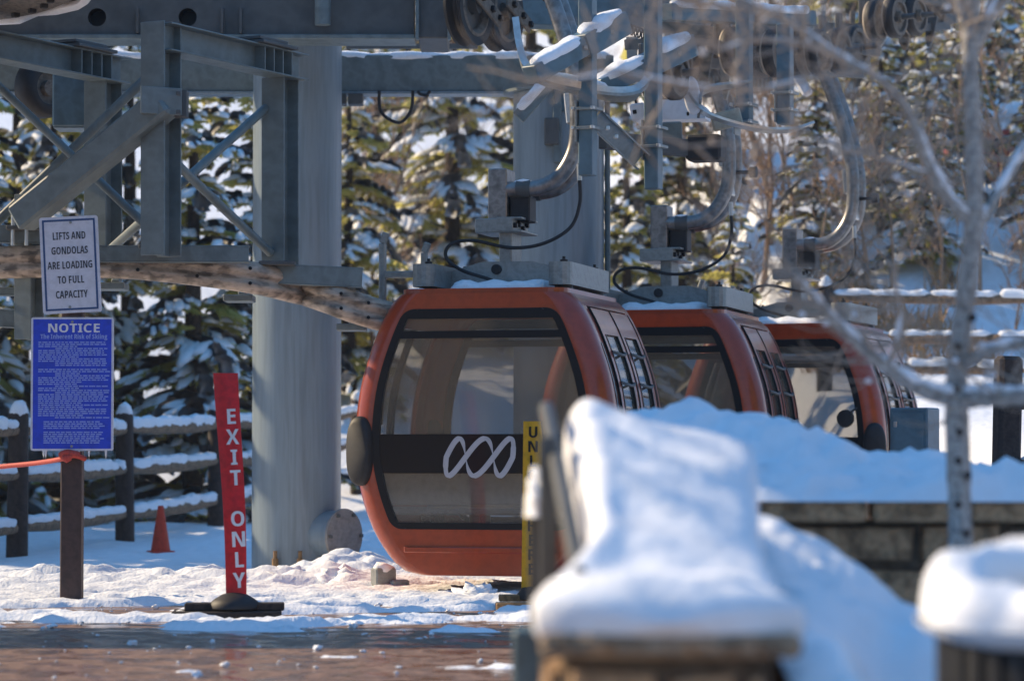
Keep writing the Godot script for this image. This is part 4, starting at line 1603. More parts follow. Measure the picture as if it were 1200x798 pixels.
	box(s, at(Vector3(0.08, 2.78, 0)), Vector3(0.16, 0.2, 0.2), 0.01)
	part("spring_block", s, M.rubber, o)
	for z in [0.09, -0.2]:
		s = st()
		tube(s, curve([Vector3(-0.04, 2.93, z), Vector3(0.14, 2.93, z), Vector3(0.3, 2.96, z), Vector3(0.43, 3.06, z), Vector3(0.52, 3.24, z), Vector3(0.54, 3.48, z), Vector3(0.52, 3.75, z), Vector3(0.45, 4.05, z), Vector3(0.35, 4.35, z), Vector3(0.22, 4.7, z)], 6), 0.062, 16)
		var t := part("hanger_tube", s, M.tube, o)
		s = st()
		tube(s, [Vector3(0.06, 2.93, z), Vector3(0.17, 2.932, z)], 0.069, 16)
		part("sleeve", s, M.steel_dark, t)
	put("snow", snow_on(Vector3(0.02, 2.985, 0.09), Vector3(0.2, 2.985, 0.09), 0.08, 0.02, 36), M.snow_fine, o)
	s = st()
	box(s, Transform3D(Basis(Vector3.BACK, 0.12), Vector3(0.5, 3.42, -0.05)), Vector3(0.05, 0.5, 0.16), 0.01)
	box(s, Transform3D(Basis(Vector3.BACK, 0.1), Vector3(0.46, 3.55, -0.05)), Vector3(0.07, 0.24, 0.2), 0.01)
	part("link_plate", s, M.chrome, o)
	s = st()
	tube(s, [Vector3(0.55, 3.38, -0.05), Vector3(0.7, 3.38, -0.05)], 0.018, 8)
	lathe(s, Transform3D(Basis(Vector3.BACK, -PI / 2), Vector3(0.7, 3.38, -0.05)), [Vector2(0, 0), Vector2(0.05, 0.0), Vector2(0.05, 0.06), Vector2(0, 0.06)], 12)
	part("end_stop", s, M.rubber, o)
	s = st()
	box(s, Transform3D(Basis(Vector3.BACK, 0.35), Vector3(0.2, 4.74, -0.05)), Vector3(0.24, 0.3, 0.5), 0.04)
	var grip := part("grip", s, M.steel, o)
	s = st()
	box(s, Transform3D(Basis(Vector3.BACK, 0.5), Vector3(0.02, 4.55, 0.1)), Vector3(0.1, 0.34, 0.12), 0.045)
	part("jaw", s, M.white, grip)
	s = st()
	tube(s, curve([Vector3(0.57, 2.98, 0.16), Vector3(0.57, 2.8, 0.16), Vector3(0.5, 2.62, 0.18), Vector3(0.3, 2.5, 0.22), Vector3(0.05, 2.47, 0.24), Vector3(-0.25, 2.53, 0.26), Vector3(-0.42, 2.5, 0.28), Vector3(-0.45, 2.4, 0.3), Vector3(-0.32, 2.3, 0.32), Vector3(-0.08, 2.22, 0.34), Vector3(0.1, 2.14, 0.34)], 8), 0.014, 8)
	part("cable", s, M.rubber, o)
	s = st()
	tube(s, [Vector3(0.565, 3.1, 0.16), Vector3(0.57, 2.98, 0.16)], 0.02, 8)
	part("cable_plug", s, M.chrome, o)
	return o


# ---------------------------------------------------------------- signs, cone, fences
func build_signs_and_fences() -> void:
	var d := 20.2
	var o := thing("sign_post", "brown post with a white capacity sign above a blue notice sign", "sign", Vector3(-3.125, 0, -20.2))
	var s := st()
	var top: float = 2.696
	box(s, at(Vector3(0.0, top / 2 - 0.05, 0)), Vector3(0.15, top + 0.1, 0.13), 0.008)
	part("post", s, M.sign_post, o)
	# white sign, tilted a little
	var wc := Vector3(-3.134 - o.position.x, 2.398, 0.085)
	var tilt := Basis(Vector3.BACK, 0.05)
	var f := Transform3D(tilt, wc)
	s = st()
	pad_plate(s, f, 0.415, 0.685, 0.02)
	var plate := part("white_plate", s, M.sign_white, o)
	s = st()
	for k in [[0, 0.316, 0.375, 0.014], [0, -0.316, 0.375, 0.014], [0.181, 0, 0.014, 0.618], [-0.181, 0, 0.014, 0.618]]:
		box(s, f * at(Vector3(k[0], k[1], 0.0105)), Vector3(k[2], k[3], 0.003), 0.0)
	part("border", s, M.ink_blue, plate)
	var lines := ["LIFTS AND", "GONDOLAS", "ARE LOADING", "TO FULL", "CAPACITY"]
	for k in 5:
		put("lettering", words_mesh(lines[k], 0.052), M.ink, plate, f * Transform3D(Basis().scaled(Vector3(0.67, 1, 1)), Vector3(0.0, 0.205 - 0.104 * k, 0.0115)))
	# blue sign
	var bc := Vector3(-3.116 - o.position.x, 1.552, 0.085)
	f = at(bc)
	s = st()
	pad_plate(s, f, 0.585, 0.945, 0.02)
	var blue := part("blue_plate", s, M.sign_white, o)
	s = st()
	box(s, f * at(Vector3(0, 0, 0.0105)), Vector3(0.555, 0.915, 0.003), 0.0)
	part("blue_face", s, M.sign_blue, blue)
	put("lettering", words_mesh("NOTICE", 0.062), M.white, blue, f * Transform3D(Basis().scaled(Vector3(1.2, 1, 1)), Vector3(0.01, 0.395, 0.0135)))
	put("lettering", words_mesh("The Inherent Risk of Skiing", 0.032), M.pale_ink, blue, f * Transform3D(Basis().scaled(Vector3(0.82, 1, 1)), Vector3(0.01, 0.335, 0.0135)))
	# the small print cannot be read: short strokes in lines
	var rng := RandomNumberGenerator.new()
	rng.seed = 12
	s = st()
	var y := 0.295
	while y > -0.43:
		var para := absf(y - 0.12) < 0.011 or absf(y + 0.255) < 0.012 or absf(y + 0.325) < 0.01
		if not para:
			var x := -0.24 + (0.12 if rng.randf() < 0.12 else 0.0)
			var end := 0.24 - (0.2 if rng.randf() < 0.2 else 0.02 * rng.randf())
			if y < -0.26:
				x = -0.2
				end = 0.2
			while x < end:
				var w := rng.randf_range(0.012, 0.045)
				box(s, f * at(Vector3(x + w / 2, y, 0.0125)), Vector3(w, 0.0075, 0.002), 0.0)
				x += w + 0.008
		y -= 0.0148
	part("small_print", s, M.pale_ink, blue).set_meta("kind", "stuff")
	for x in [-0.2, -0.185, 0.05, 0.12, 0.24]:
		s = st()
		lathe(s, Transform3D(Basis(Vector3.RIGHT, PI), bc + Vector3(x, -0.47, 0)), [Vector2(0.009, 0), Vector2(0.006, 0.03), Vector2(0, 0.05 + 0.05 * absf(x))], 6, 2)
		part("icicle", s, M.ice, o)
	for k in [[wc, 0.3], [bc, 0.44]]:
		for q in [-1.0, 1.0]:
			s = st()
			lathe(s, Transform3D(Basis(Vector3.RIGHT, PI / 2), k[0] + Vector3(0, q * k[1], 0.01)), [Vector2(0.01, 0), Vector2(0.01, 0.006), Vector2(0, 0.009)], 8)
			part("bolt", s, M.galv, o)

	# rope knotted to the post
	o = thing("barrier_rope", "red rope knotted round the brown sign post", "rope")
	s = st()
	tube(s, curve([Vector3(-4.105, 0.927, -21.4), Vector3(-3.777, 0.962, -21), Vector3(-3.458, 0.989, -20.6), Vector3(-3.181, 1.022, -20.1), Vector3(-3.097, 1.046, -20.1), Vector3(-3.026, 1.022, -20.15)]), 0.018, 8)
	tube(s, curve([Vector3(-3.194, 1.046, -20.1), Vector3(-3.142, 1.064, -20.08), Vector3(-3.061, 1.046, -20.1)]), 0.026, 8)
	part("cord", s, M.rope, o)
	s = st()
	lathe(s, at(Vector3(-3.148, 1.028, -20.08)), [Vector2(0, -0.035), Vector2(0.035, -0.015), Vector2(0.035, 0.015), Vector2(0, 0.035)], 10, 2)
	part("knot", s, M.rope, o)

	# red EXIT ONLY blade on its board
	o = thing("exit_sign", "red upright EXIT ONLY blade on a rubber foot and wooden boards", "sign", Vector3(-1.793, 0, -18.4))
	var hgt := 1.46
	var zero: float = 0.126
	var lean := func(u: float, h: float, off: float) -> Vector3:
		# a bent plastic blade: u across, h up
		var b := 0.012 - 0.05 * h + 0.012 * sin(h * 3.0)
		return Vector3(b + u, zero + h, 0.03 * cos(u * 16.0) + off - 0.04 * h * h)
	s = st()
	var ys := span(0.0, hgt, 16)
	sheet(s, ys, each(ys, func(h: float) -> float: return -0.066 - 0.01 * h), each(ys, func(h: float) -> float: return 0.066 + 0.01 * h), 8, lean, -0.006, 0.0)
	var blade := part("blade", s, M.red, o)
	var txt := "EXIT ONLY"
	for k in txt.length():
		if txt[k] == " ":
			continue
		var h: float = 1.176 - 0.132 * k - (0.0 if k < 4 else 0.0)
		var b: Vector3 = lean.call(0.022, h, 0.006)
		put("lettering", words_mesh(txt[k], 0.098), M.white, blade, Transform3D(Basis(Vector3.UP, 0.12) * Basis(Vector3.BACK, 0.05), b))
	s = st()
	lathe(s, Transform3D(), [Vector2(0, zero + 0.05), Vector2(0.08, zero + 0.03), Vector2(0.13, zero), Vector2(0.165, zero - 0.03), Vector2(0.165, zero - 0.06)], 28, 2)
	part("rubber_foot", s, M.rubber, o)
	for k in [[0.0, 0.075, 0.64, 0.05, 0.14], [-0.05, 0.024, 0.7, 0.05, 0.36]]:
		s = st()
		box(s, at(Vector3(k[0], k[1] + 0.002, 0), 0.06), Vector3(k[2], k[3], k[4]), 0.006)
		part("board", s, M.post_wood, o)

	# yellow UNLOAD HERE blade
	o = thing("unload_sign", "yellow upright UNLOAD HERE blade in front of the nearest cabin", "sign", Vector3(0.14, 0, -19.4))
	zero = 0.131
	hgt = 1.15
	lean = func(u: float, h: float, off: float) -> Vector3: return Vector3(u + 0.012 * h - 0.01, zero + h, 0.02 * cos(u * 16.0) + off)
	s = st()
	ys = span(0.0, hgt, 10)
	sheet(s, ys, each(ys, func(_h: float) -> float: return -0.066), each(ys, func(h: float) -> float: return 0.066 if h < hgt - 0.03 else 0.05), 8, lean, -0.006, 0.0)
	blade = part("blade", s, M.yellow, o)
	txt = "UNLOAD HERE"
	for k in txt.length():
		if txt[k] == " ":
			continue
		var h: float = hgt - 0.075 - 0.098 * (k - (0.5 if k > 6 else 0.0))
		put("lettering", words_mesh(txt[k], 0.075), M.black, blade, at(lean.call(0.0, h, 0.006)))
	s = st()
	lathe(s, Transform3D(), [Vector2(0, zero + 0.03), Vector2(0.07, zero + 0.02), Vector2(0.11, zero - 0.03), Vector2(0.11, zero - 0.06)], 24, 2)
	part("rubber_foot", s, M.rubber, o)
	for k in 2:
		s = st()
		box(s, at(Vector3(-0.02 + 0.01 * k, 0.03 + 0.05 * k, 0.1 - 0.1 * k), 0.05), Vector3(0.46 - 0.02 * k, 0.046, 0.2 - 0.08 * k), 0.006)
		part("board", s, M.board, o)

	# cone
	o = thing("traffic_cone", "orange red cone in the shaded snow before the left fence", "cone", Vector3(-3.743, ground_at(-3.743, -30.3), -30.3))
	s = st()
	lathe(s, Transform3D(), [Vector2(0.105, 0.03), Vector2(0.03, 0.5), Vector2(0.022, 0.51), Vector2(0, 0.51)], 24)
	part("cone_body", s, M.cone, o)
	s = st()
	box(s, at(Vector3(0, 0.016, 0), 0.4), Vector3(0.25, 0.032, 0.25), 0.01)
	part("base", s, M.cone, o)

	# small grey box by the column
	o = thing("utility_box", "small grey concrete box with a snow cap beside the left column", "box", Vector3(-0.97, -0.007, -21.9))
	o.position.y = 0.0
	s = st()
	box(s, at(Vector3(-0.02, 0.08, 0), 0.35), Vector3(0.16, 0.2, 0.16), 0.012)
	part("casing", s, M.galv, o)
	s = st()
	box(s, at(Vector3(0.1, 0.04, 0.05), 0.35), Vector3(0.14, 0.1, 0.12), 0.012)
	part("step", s, M.column, o)
	put("snow", snow_on(Vector3(-0.1, 0.18, 0), Vector3(0.07, 0.18, 0), 0.2, 0.05, 51), M.snow_fine, o)

	fence("rail_fence", "brown split rail fence with snow on its rails behind the sign post", [Vector2(-5.72, -25.6), Vector2(-5.1, -29.3), Vector2(-4.49, -33.0), Vector2(-3.82, -36.7), Vector2(-3.1, -40.4), Vector2(-2.4, -44.1)], [0.33, 0.84, 1.31], 1.5)
	fence("rail_fence", "brown rail fence with snowy rails on the rise behind the farthest cabin", [Vector2(4.4, -40.0), Vector2(7.2, -38.6), Vector2(10.0, -37.2)], [0.35, 0.78, 1.32], 1.5)
	# thick post beside the aspen
	o = thing("fence_post", "thick dark wooden post beside the aspen trunk", "post", Vector3(3.812, 0.45, -22), 0.2)
	s = st()
	box(s, Transform3D(Basis(Vector3.BACK, -0.03), Vector3(0.02, 0.68, 0)), Vector3(0.19, 1.36, 0.18), 0.03)
	part("post_timber", s, M.post_wood, o)
	for hy in [0.42, 0.95]:
		s = st()
		lathe(s, Transform3D(Basis(Vector3.RIGHT, PI / 2), Vector3(-0.005, hy, 0.07)), [Vector2(0.035, -0.02), Vector2(0.035, 0.024), Vector2(0, 0.024)], 14)
		part("rail_hole", s, M.black, o)
	for hy in [0.5, 1.0]:
		s = st()
		tube(s, [Vector3(0.03, hy, -0.02), Vector3(2.2, hy + 0.1, 0.3)], 0.06, 8)
		part("rail", s, M.wood, o)
		put("snow", snow_on(Vector3(0.12, hy + 0.06, -0.02), Vector3(2.2, hy + 0.15, 0.3), 0.11, 0.05, 60), M.snow_fine, o)
	# blue grey cabinet
	o = thing("control_cabinet", "blue grey steel cabinet between the farthest cabin and the aspen", "cabinet", Vector3(3.432, 0.5, -24.2), -0.5)
	s = st()
	box(s, at(Vector3(0, 0.47, 0)), Vector3(0.34, 0.94, 0.3), 0.012)
	part("casing", s, M.steel_blue, o)
	s = st()
	box(s, at(Vector3(0, 0.48, 0.156)), Vector3(0.28, 0.84, 0.012), 0.006)
	var dr := part("door", s, M.steel_blue, o)
	s = st()
	box(s, at(Vector3(-0.11, 0.8, 0.17)), Vector3(0.03, 0.05, 0.02), 0.005)
	part("lock", s, M.chrome, dr)
	# red-walled building far up the slope
	var bx: float = 10.592
	var gy := ground_at(bx, -51.5)
	o = thing("far_building", "low red walled building with a snowy roof up the slope", "building", Vector3(bx, gy, -51.5))
	var by: float = 6.444 - gy
	s = st()
	box(s, at(Vector3(0, by / 2, -3)), Vector3(4.4, by, 6), 0.02)
	part("wall", s, M.far_red, o)
	s = st()
	box(s, at(Vector3(0, by + 0.22, -3)), Vector3(4.6, 0.44, 6.2), 0.02)
	var band := part("fascia", s, M.far_red, o)
	for x in [-1.2, 0.1, 1.4]:
		s = st()
		box(s, at(Vector3(x, by + 0.2, 0.12)), Vector3(0.5, 0.3, 0.03), 0.004)
		part("panel", s, M.far_teal, band)
	put("snow", snow_on(Vector3(-2.3, by + 0.45, -2.4), Vector3(2.3, by + 0.45, -2.4), 5.0, 0.42, 71), M.snow, o)


# a thin plate with rounded corners
func pad_plate(s: SurfaceTool, f: Transform3D, w: float, h: float, t: float) -> void:
	var ol := PackedVector2Array()
	var r := 0.018
	for c in [[1, 1, 0.0], [-1, 1, PI / 2], [-1, -1, PI], [1, -1, PI * 1.5]]:
		for k in 5:
			var a: float = c[2] + PI / 2 * k / 4
			ol.append(Vector2(c[0] * (w / 2 - r) + cos(a) * r, c[1] * (h / 2 - r) + sin(a) * r))
	prism(s, f, ol, t)


func fence(called: String, label: String, line: Array, heights: Array, tall: float) -> void:
	var o := thing(called, label, "fence")
	var rng := RandomNumberGenerator.new()
	rng.seed = line.size() * 7
	for i in line.size():
		var p := Vector3(line[i].x, 0, line[i].y)
		p.y = ground_at(p.x, p.z)
		var s := st()
		var lean := Vector3(rng.randf_range(-0.03, 0.03), 0, rng.randf_range(-0.03, 0.03))
		tube(s, [p + Vector3(0, -0.1, 0), p + Vector3(0, 0.6, 0) + lean * 0.5, p + Vector3(0, tall - 0.03, 0) + lean, p + Vector3(0, tall, 0) + lean], [0.115, 0.11, 0.105, 0.08], 10)
		part("post", s, M.post_wood, o)
		put("snow", snow_on(p + Vector3(-0.1, tall, 0) + lean, p + Vector3(0.1, tall, 0) + lean, 0.2, 0.1, 80 + i), M.snow_fine, o)
		if i == line.size() - 1:
			break
		var q := Vector3(line[i + 1].x, 0, line[i + 1].y)
		q.y = ground_at(q.x, q.z)
		for h in heights:
			var a := p + Vector3(0, h + rng.randf_range(-0.03, 0.03), 0)
			var b := q + Vector3(0, h + rng.randf_range(-0.03, 0.03), 0)
			var dd := (b - a).normalized() * 0.08
			s = st()
			tube(s, [a - dd, a.lerp(b, 0.3) + Vector3(0, -0.015, 0), a.lerp(b, 0.7) + Vector3(0, -0.02, 0), b + dd], [0.05, 0.075, 0.075, 0.05], 8)
			part("rail", s, M.wood, o)
			# the snow on the rail has broken into stretches of its own height
			var t0 := 0.03 + rng.randf() * 0.03
			while t0 < 0.94:
				var t1 := minf(t0 + rng.randf_range(0.12, 0.5), 0.97)
				put("snow", snow_on(a.lerp(b, t0) + Vector3(0, 0.058, 0), a.lerp(b, t1) + Vector3(0, 0.055, 0), rng.randf_range(0.12, 0.155), rng.randf_range(0.045, 0.085), rng.randi() % 100), M.snow_fine, o)
				t0 = t1 + (rng.randf_range(0.0, 0.04) if rng.randf() < 0.5 else -0.01)


# ---------------------------------------------------------------- the foreground
func stone_face(o: Node3D, rows: Array, x0: float, x1: float, place: Callable, sd: int, mats: Array, wide := 0.4) -> void:
	# rows: [bottom, top]; place(x, y, out) puts a point of the face in the world
	var rng := RandomNumberGenerator.new()
	rng.seed = sd
	for r in rows:
		var x := x0
		while x < x1 - 0.02:
			var w := minf(rng.randf_range(0.6, 1.3) * wide, x1 - x)
			var s := st()
			var out := rng.randf_range(0.015, 0.045)
			var c := [Vector2(x + 0.012, r[0] + 0.01), Vector2(x + w - 0.012, r[0] + 0.01), Vector2(x + w - 0.012, r[1] - 0.01), Vector2(x + 0.012, r[1] - 0.01)]
			var fr := []
			var ba := []
			for q in c:
				var j := Vector2(rng.randf_range(-0.012, 0.012), rng.randf_range(-0.01, 0.01))
				ba.append(place.call(q.x + j.x, q.y + j.y, -0.05))
				var m := Vector2(x + w / 2, (r[0] + r[1]) / 2)
				var e: Vector2 = q + j + (m - q).normalized() * 0.02
				fr.append(place.call(e.x, e.y, out + rng.randf_range(-0.012, 0.012)))
			var mid: Vector3 = place.call(x + w / 2, (r[0] + r[1]) / 2, out + 0.012)
			var back: Vector3 = place.call(x + w / 2, (r[0] + r[1]) / 2, -0.05)
			s.set_smooth_group(FLAT)
			for k in 4:
				var k2 := (k + 1) % 4
				poly(s, [fr[k], fr[k2], mid], mid - back)
				poly(s, [ba[k], ba[k2], fr[k2], fr[k]], (fr[k] + fr[k2]) / 2.0 - mid)
			part("stone", s, mats[rng.randi() % mats.size()], o)
			x += w


func build_foreground() -> void:
	var tan_mix := [M.stone_tan, M.stone_tan, M.stone_brown]
	var dark_mix := [M.stone_brown, M.stone_grey, M.stone_brown, M.stone_tan]
	# the wall that climbs away from the camera, with its end pillar
	var o := thing("stair_wall", "low stone wall climbing away under a thick pillow of snow", "wall")
	var s := st()
	prism(s, at(Vector3(0.435, 0, 0), PI / 2), PackedVector2Array([Vector2(6.55, 0.0), Vector2(8.45, 0.0), Vector2(8.45, 0.99), Vector2(6.55, 0.68)]), 0.44)
	part("core", s, M.mortar, o)
	stone_face(o, [[0.0, 0.18], [0.18, 0.36], [0.36, 0.54], [0.54, 0.71]], 6.6, 8.4, func(x: float, y: float, out: float) -> Vector3: return Vector3(0.215 - out, y * (1.0 + 0.24 * (x - 6.55)), -x), 3, tan_mix)
	s = st()
	box(s, at(Vector3(0.33, 0.33, -6.35)), Vector3(0.44, 0.66, 0.6), 0.01)
	part("pillar", s, M.mortar, o)
	stone_face(o, [[0.0, 0.2], [0.2, 0.36], [0.36, 0.5], [0.5, 0.64]], 0.1, 0.55, func(x: float, y: float, out: float) -> Vector3: return Vector3(x, y, -6.05 + out), 4, dark_mix, 0.2)
	stone_face(o, [[0.0, 0.2], [0.2, 0.4], [0.4, 0.64]], 6.05, 6.65, func(x: float, y: float, out: float) -> Vector3: return Vector3(0.11 - out, y, -x), 5, tan_mix, 0.3)
	s = st()
	box(s, at(Vector3(0.335, 0.685, -6.3)), Vector3(0.55, 0.05, 0.66), 0.012)
	part("capstone", s, M.stone_grey, o)

	# snow on it: a rim along the left edge, ridges that die out to the right, a hollow at the near end
	var nz := noise(0.9, 3, 17)
	var sn := grid(64, 110, func(u: float, v: float) -> Vector3:
		var z := -5.96 - 2.55 * v
		var e := minf(clampf(v / 0.03, 0.0, 1.0), clampf((1.0 - v) / 0.08, 0.0, 1.0))
		var back := smoothstep(0.2, 0.34, v)
		var mid := lerpf(0.335, 0.4, back) + 0.03 * smoothstep(0.4, 1.0, v)
		var half := maxf(0.002, lerpf(0.29, 0.225, back) + 0.055 * smoothstep(0.35, 1.0, v)) * pow(e, 0.45)
		var thick := maxf(0.002, lerpf(0.07, 0.12, back) * pow(e, 0.5))
		var y := lerpf(0.735, 0.76, back) + 0.325 * smoothstep(0.22, 1.02, v)
		var c := cos(u * TAU)
		var q := sin(u * TAU)
		var xn := signf(c) * pow(absf(c), 0.55)
		var p := Vector3(mid + half * xn, y + thick * signf(q) * pow(absf(q), 0.6), z)
		var k: float = pow(maxf(q, 0.0), 0.5) * e
		var relief := -0.05 * (xn + 0.4) * back
		relief += 0.032 * exp(-pow((xn + 0.8) / 0.22, 2.0)) * back
		for r in [[0.5, 0.05], [0.67, 0.06], [0.83, 0.05], [0.96, 0.04]]:
			relief += r[1] * exp(-pow((v - r[0] + 0.05 * xn) / 0.045, 2.0)) * (1.0 - smoothstep(-0.6, 0.75, xn))
		var hollow := Vector2((p.x - 0.29) / 0.15, (z + 6.27) / 0.15).length()
		relief -= 0.1 * exp(-pow(hollow, 4.0)) * (1.0 - back) - 0.035 * exp(-pow((hollow - 1.25) / 0.3, 2.0)) * (1.0 - back)
		p.y += k * (relief + nz.get_noise_3d(p.x * 1.4, 0.0, z * 1.2) * 0.04)
		return p)
	var m := put("snow_pillow", sn, M.snow, self)
	tag(m, "thick pillow of wind shaped snow on the climbing stone wall", "snow", "", "stuff")

	# handrail along the wall's left face
	o = thing("handrail", "dark steel handrail on the left of the climbing wall", "handrail")
	s = st()
	tube(s, [Vector3(0.15, 0.7, -6.5), Vector3(0.158, 0.8, -6.6), Vector3(0.1, 1.215, -8.25)], 0.022, 10)
	part("rail", s, M.steel_dark, o)
	for q in [[0.098, 7.7, 1.13], [0.15, 6.62, 0.8], [0.075, 8.3, 0.9]]:
		s = st()
		box(s, at(Vector3(q[0], q[2] / 2 - 0.05, -q[1])), Vector3(0.05, q[2] + 0.1, 0.05), 0.006)
		part("post", s, M.steel_dark, o)
	s = st()
	box(s, at(Vector3(0.07, 0.3, -7.9)), Vector3(0.14, 0.6, 0.2), 0.01)
	part("footing", s, M.steel_blue, o)
	var heaps := [[Vector3(0.085, 0.9, -8.3), 0.05, 0.13, 0.1, "lump of snow caught behind the handrail post"], [Vector3(0.14, 0.0, -7.0), 0.16, 0.42, 0.3, "heap of snow at the foot of the handrail"], [Vector3(0.2, 0.0, -5.6), 0.12, 0.56, 0.12, "heap of snow before the wall's end pillar"]]
	for k in heaps.size():
		var h: Array = heaps[k]
		var hn := noise(6.0, 3, 90 + k)
		var hm := grid(20, 10, func(u: float, v: float) -> Vector3:
			var d := Vector3(cos(u * TAU) * cos(v * PI / 2), sin(v * PI / 2), sin(u * TAU) * cos(v * PI / 2))
			var r := 1.0 + 0.5 * hn.get_noise_3d(d.x * 0.3, d.y * 0.3, d.z * 0.3)
			return h[0] + Vector3(d.x * h[1], d.y * h[2], d.z * h[3]) * r)
		tag(put("snow_heap", hm, M.snow, self), h[4], "snow heap", "heaps of snow round the handrail")

	# retaining wall on the right with its capstones
	o = thing("retaining_wall", "brown stone retaining wall with flat capstones under a snow bank", "wall")
	var wf := func(x: float, y: float, out: float) -> Vector3: return Vector3(x, y, -10.9 + 0.09 * x + out)
	s = st()
	prism(s, at(Vector3(0, 0, 0)), PackedVector2Array([Vector2(0.6, 0.0), Vector2(4.4, 0.0), Vector2(4.4, 0.82), Vector2(0.6, 0.82)]), 0.4)
	var core := part("core", s, M.mortar, o)
	core.transform = Transform3D(Basis(Vector3.UP, -0.0898), Vector3(0, 0, -11.12))
	stone_face(o, [[0.0, 0.24], [0.24, 0.4], [0.4, 0.66], [0.66, 0.82]], 0.62, 4.3, wf, 14, dark_mix, 0.42)
	var rng := RandomNumberGenerator.new()
	rng.seed = 5
	var x := 0.55
	while x < 4.3:
		var w := rng.randf_range(0.34, 0.44)
		s = st()
		box(s, Transform3D(Basis(Vector3.UP, -0.0898), Vector3(x + w / 2, 0.862, -11.05 + 0.09 * (x + w / 2))), Vector3(w - 0.018, 0.078, 0.5), 0.012)
		part("capstone", s, M.stone_tan, o)
		x += w
	var bank := grid(110, 56, func(u: float, v: float) -> Vector3:
		var bx := 0.5 + 4.6 * u
		var bz := -10.72 + 0.09 * bx - 3.0 * v
		var ridge := 1.25 - 0.17 * smoothstep(0.6, 1.6, bx) - 0.3 * smoothstep(1.65, 2.4, bx)
		var front := sqrt(clampf(v / 0.05, 0.0, 1.0))
		var h := lerpf(0.9 + front * 0.07, ridge, smoothstep(0.02, 0.45, v))
		h += front * (n_soft.get_noise_2d(bx * 3.4, bz * 3.4) * 0.11 + n_fine.get_noise_2d(bx * 2.2, bz * 2.2) * 0.07)
		h -= 1.3 * smoothstep(0.62, 1.0, v)
		return Vector3(bx, maxf(h, 0.895 if v < 0.1 else -0.1), bz))
	m = put("snow_bank", bank, M.snow, self)
	tag(m, "bank of snow lying on top of the brown retaining wall", "snow", "", "stuff")
	# the drift below the wall
	var drift := grid(80, 60, func(u: float, v: float) -> Vector3:
		var bx := 0.6 + 3.0 * u
		var bz := -5.0 - 5.85 * v + 0.09 * bx * v
		var edge := 0.98 - 0.85 * smoothstep(0.0, 1.15, bx - 0.62) * smoothstep(0.2, 1.0, v) - 0.42 * (1.0 - smoothstep(0.0, 0.95, v))
		var h := maxf(edge, 0.12) + n_soft.get_noise_2d(bx * 2.4 + 5.0, bz * 2.0) * 0.08 + n_fine.get_noise_2d(bx * 1.8, bz * 1.8) * 0.06
		h *= 1.0 - smoothstep(0.75, 1.0, bx) * (1.0 - smoothstep(6.9, 7.7, -bz))
		return Vector3(bx, h - 0.02, bz))
	m = put("snow_drift", drift, M.snow, self)
	tag(m, "shaded snow drift heaped against the retaining wall", "snow", "", "stuff")

	# barrel with a ring of snow
	var bp := Vector3(1.251, 0.0, -6.4)
	o = thing("litter_barrel", "dark slatted round barrel with a ring of snow on its rim", "barrel", bp)
	s = st()
	lathe(s, Transform3D(), [Vector2(0.27, 0.0), Vector2(0.275, 0.73), Vector2(0.24, 0.73), Vector2(0.235, 0.2), Vector2(0, 0.2)], 40)
	part("drum", s, M.barrel, o)
	for k in 32:
		var t := TAU * k / 32
		s = st()
		box(s, Transform3D(Basis(Vector3.UP, -t), Vector3(cos(t) * 0.285, 0.36, sin(t) * 0.285)), Vector3(0.022, 0.71, 0.042), 0.005)
		part("slat", s, M.barrel, o)
	var rn := noise(1.6, 2, 66)
	var ring := grid(64, 28, func(u: float, v: float) -> Vector3:
		var t := u * TAU
		var a := v * TAU
		var bump := rn.get_noise_3d(cos(t), sin(t), a * 0.25)
		var r := 0.25 + 0.015 * bump + 0.09 * cos(a) * (1.0 + 0.12 * bump)
		var y := 0.76 - 0.045 * sin(t) - 0.035 * maxf(0.0, -cos(t)) + sin(a) * (0.1 + 0.03 * bump if sin(a) > 0.0 else 0.045)
		return Vector3(cos(t) * r, y, sin(t) * r))
	m = put("snow_ring", ring, M.snow, self, at(bp))
	tag(m, "ring of snow lying on the rim of the dark barrel", "snow", "", "stuff")


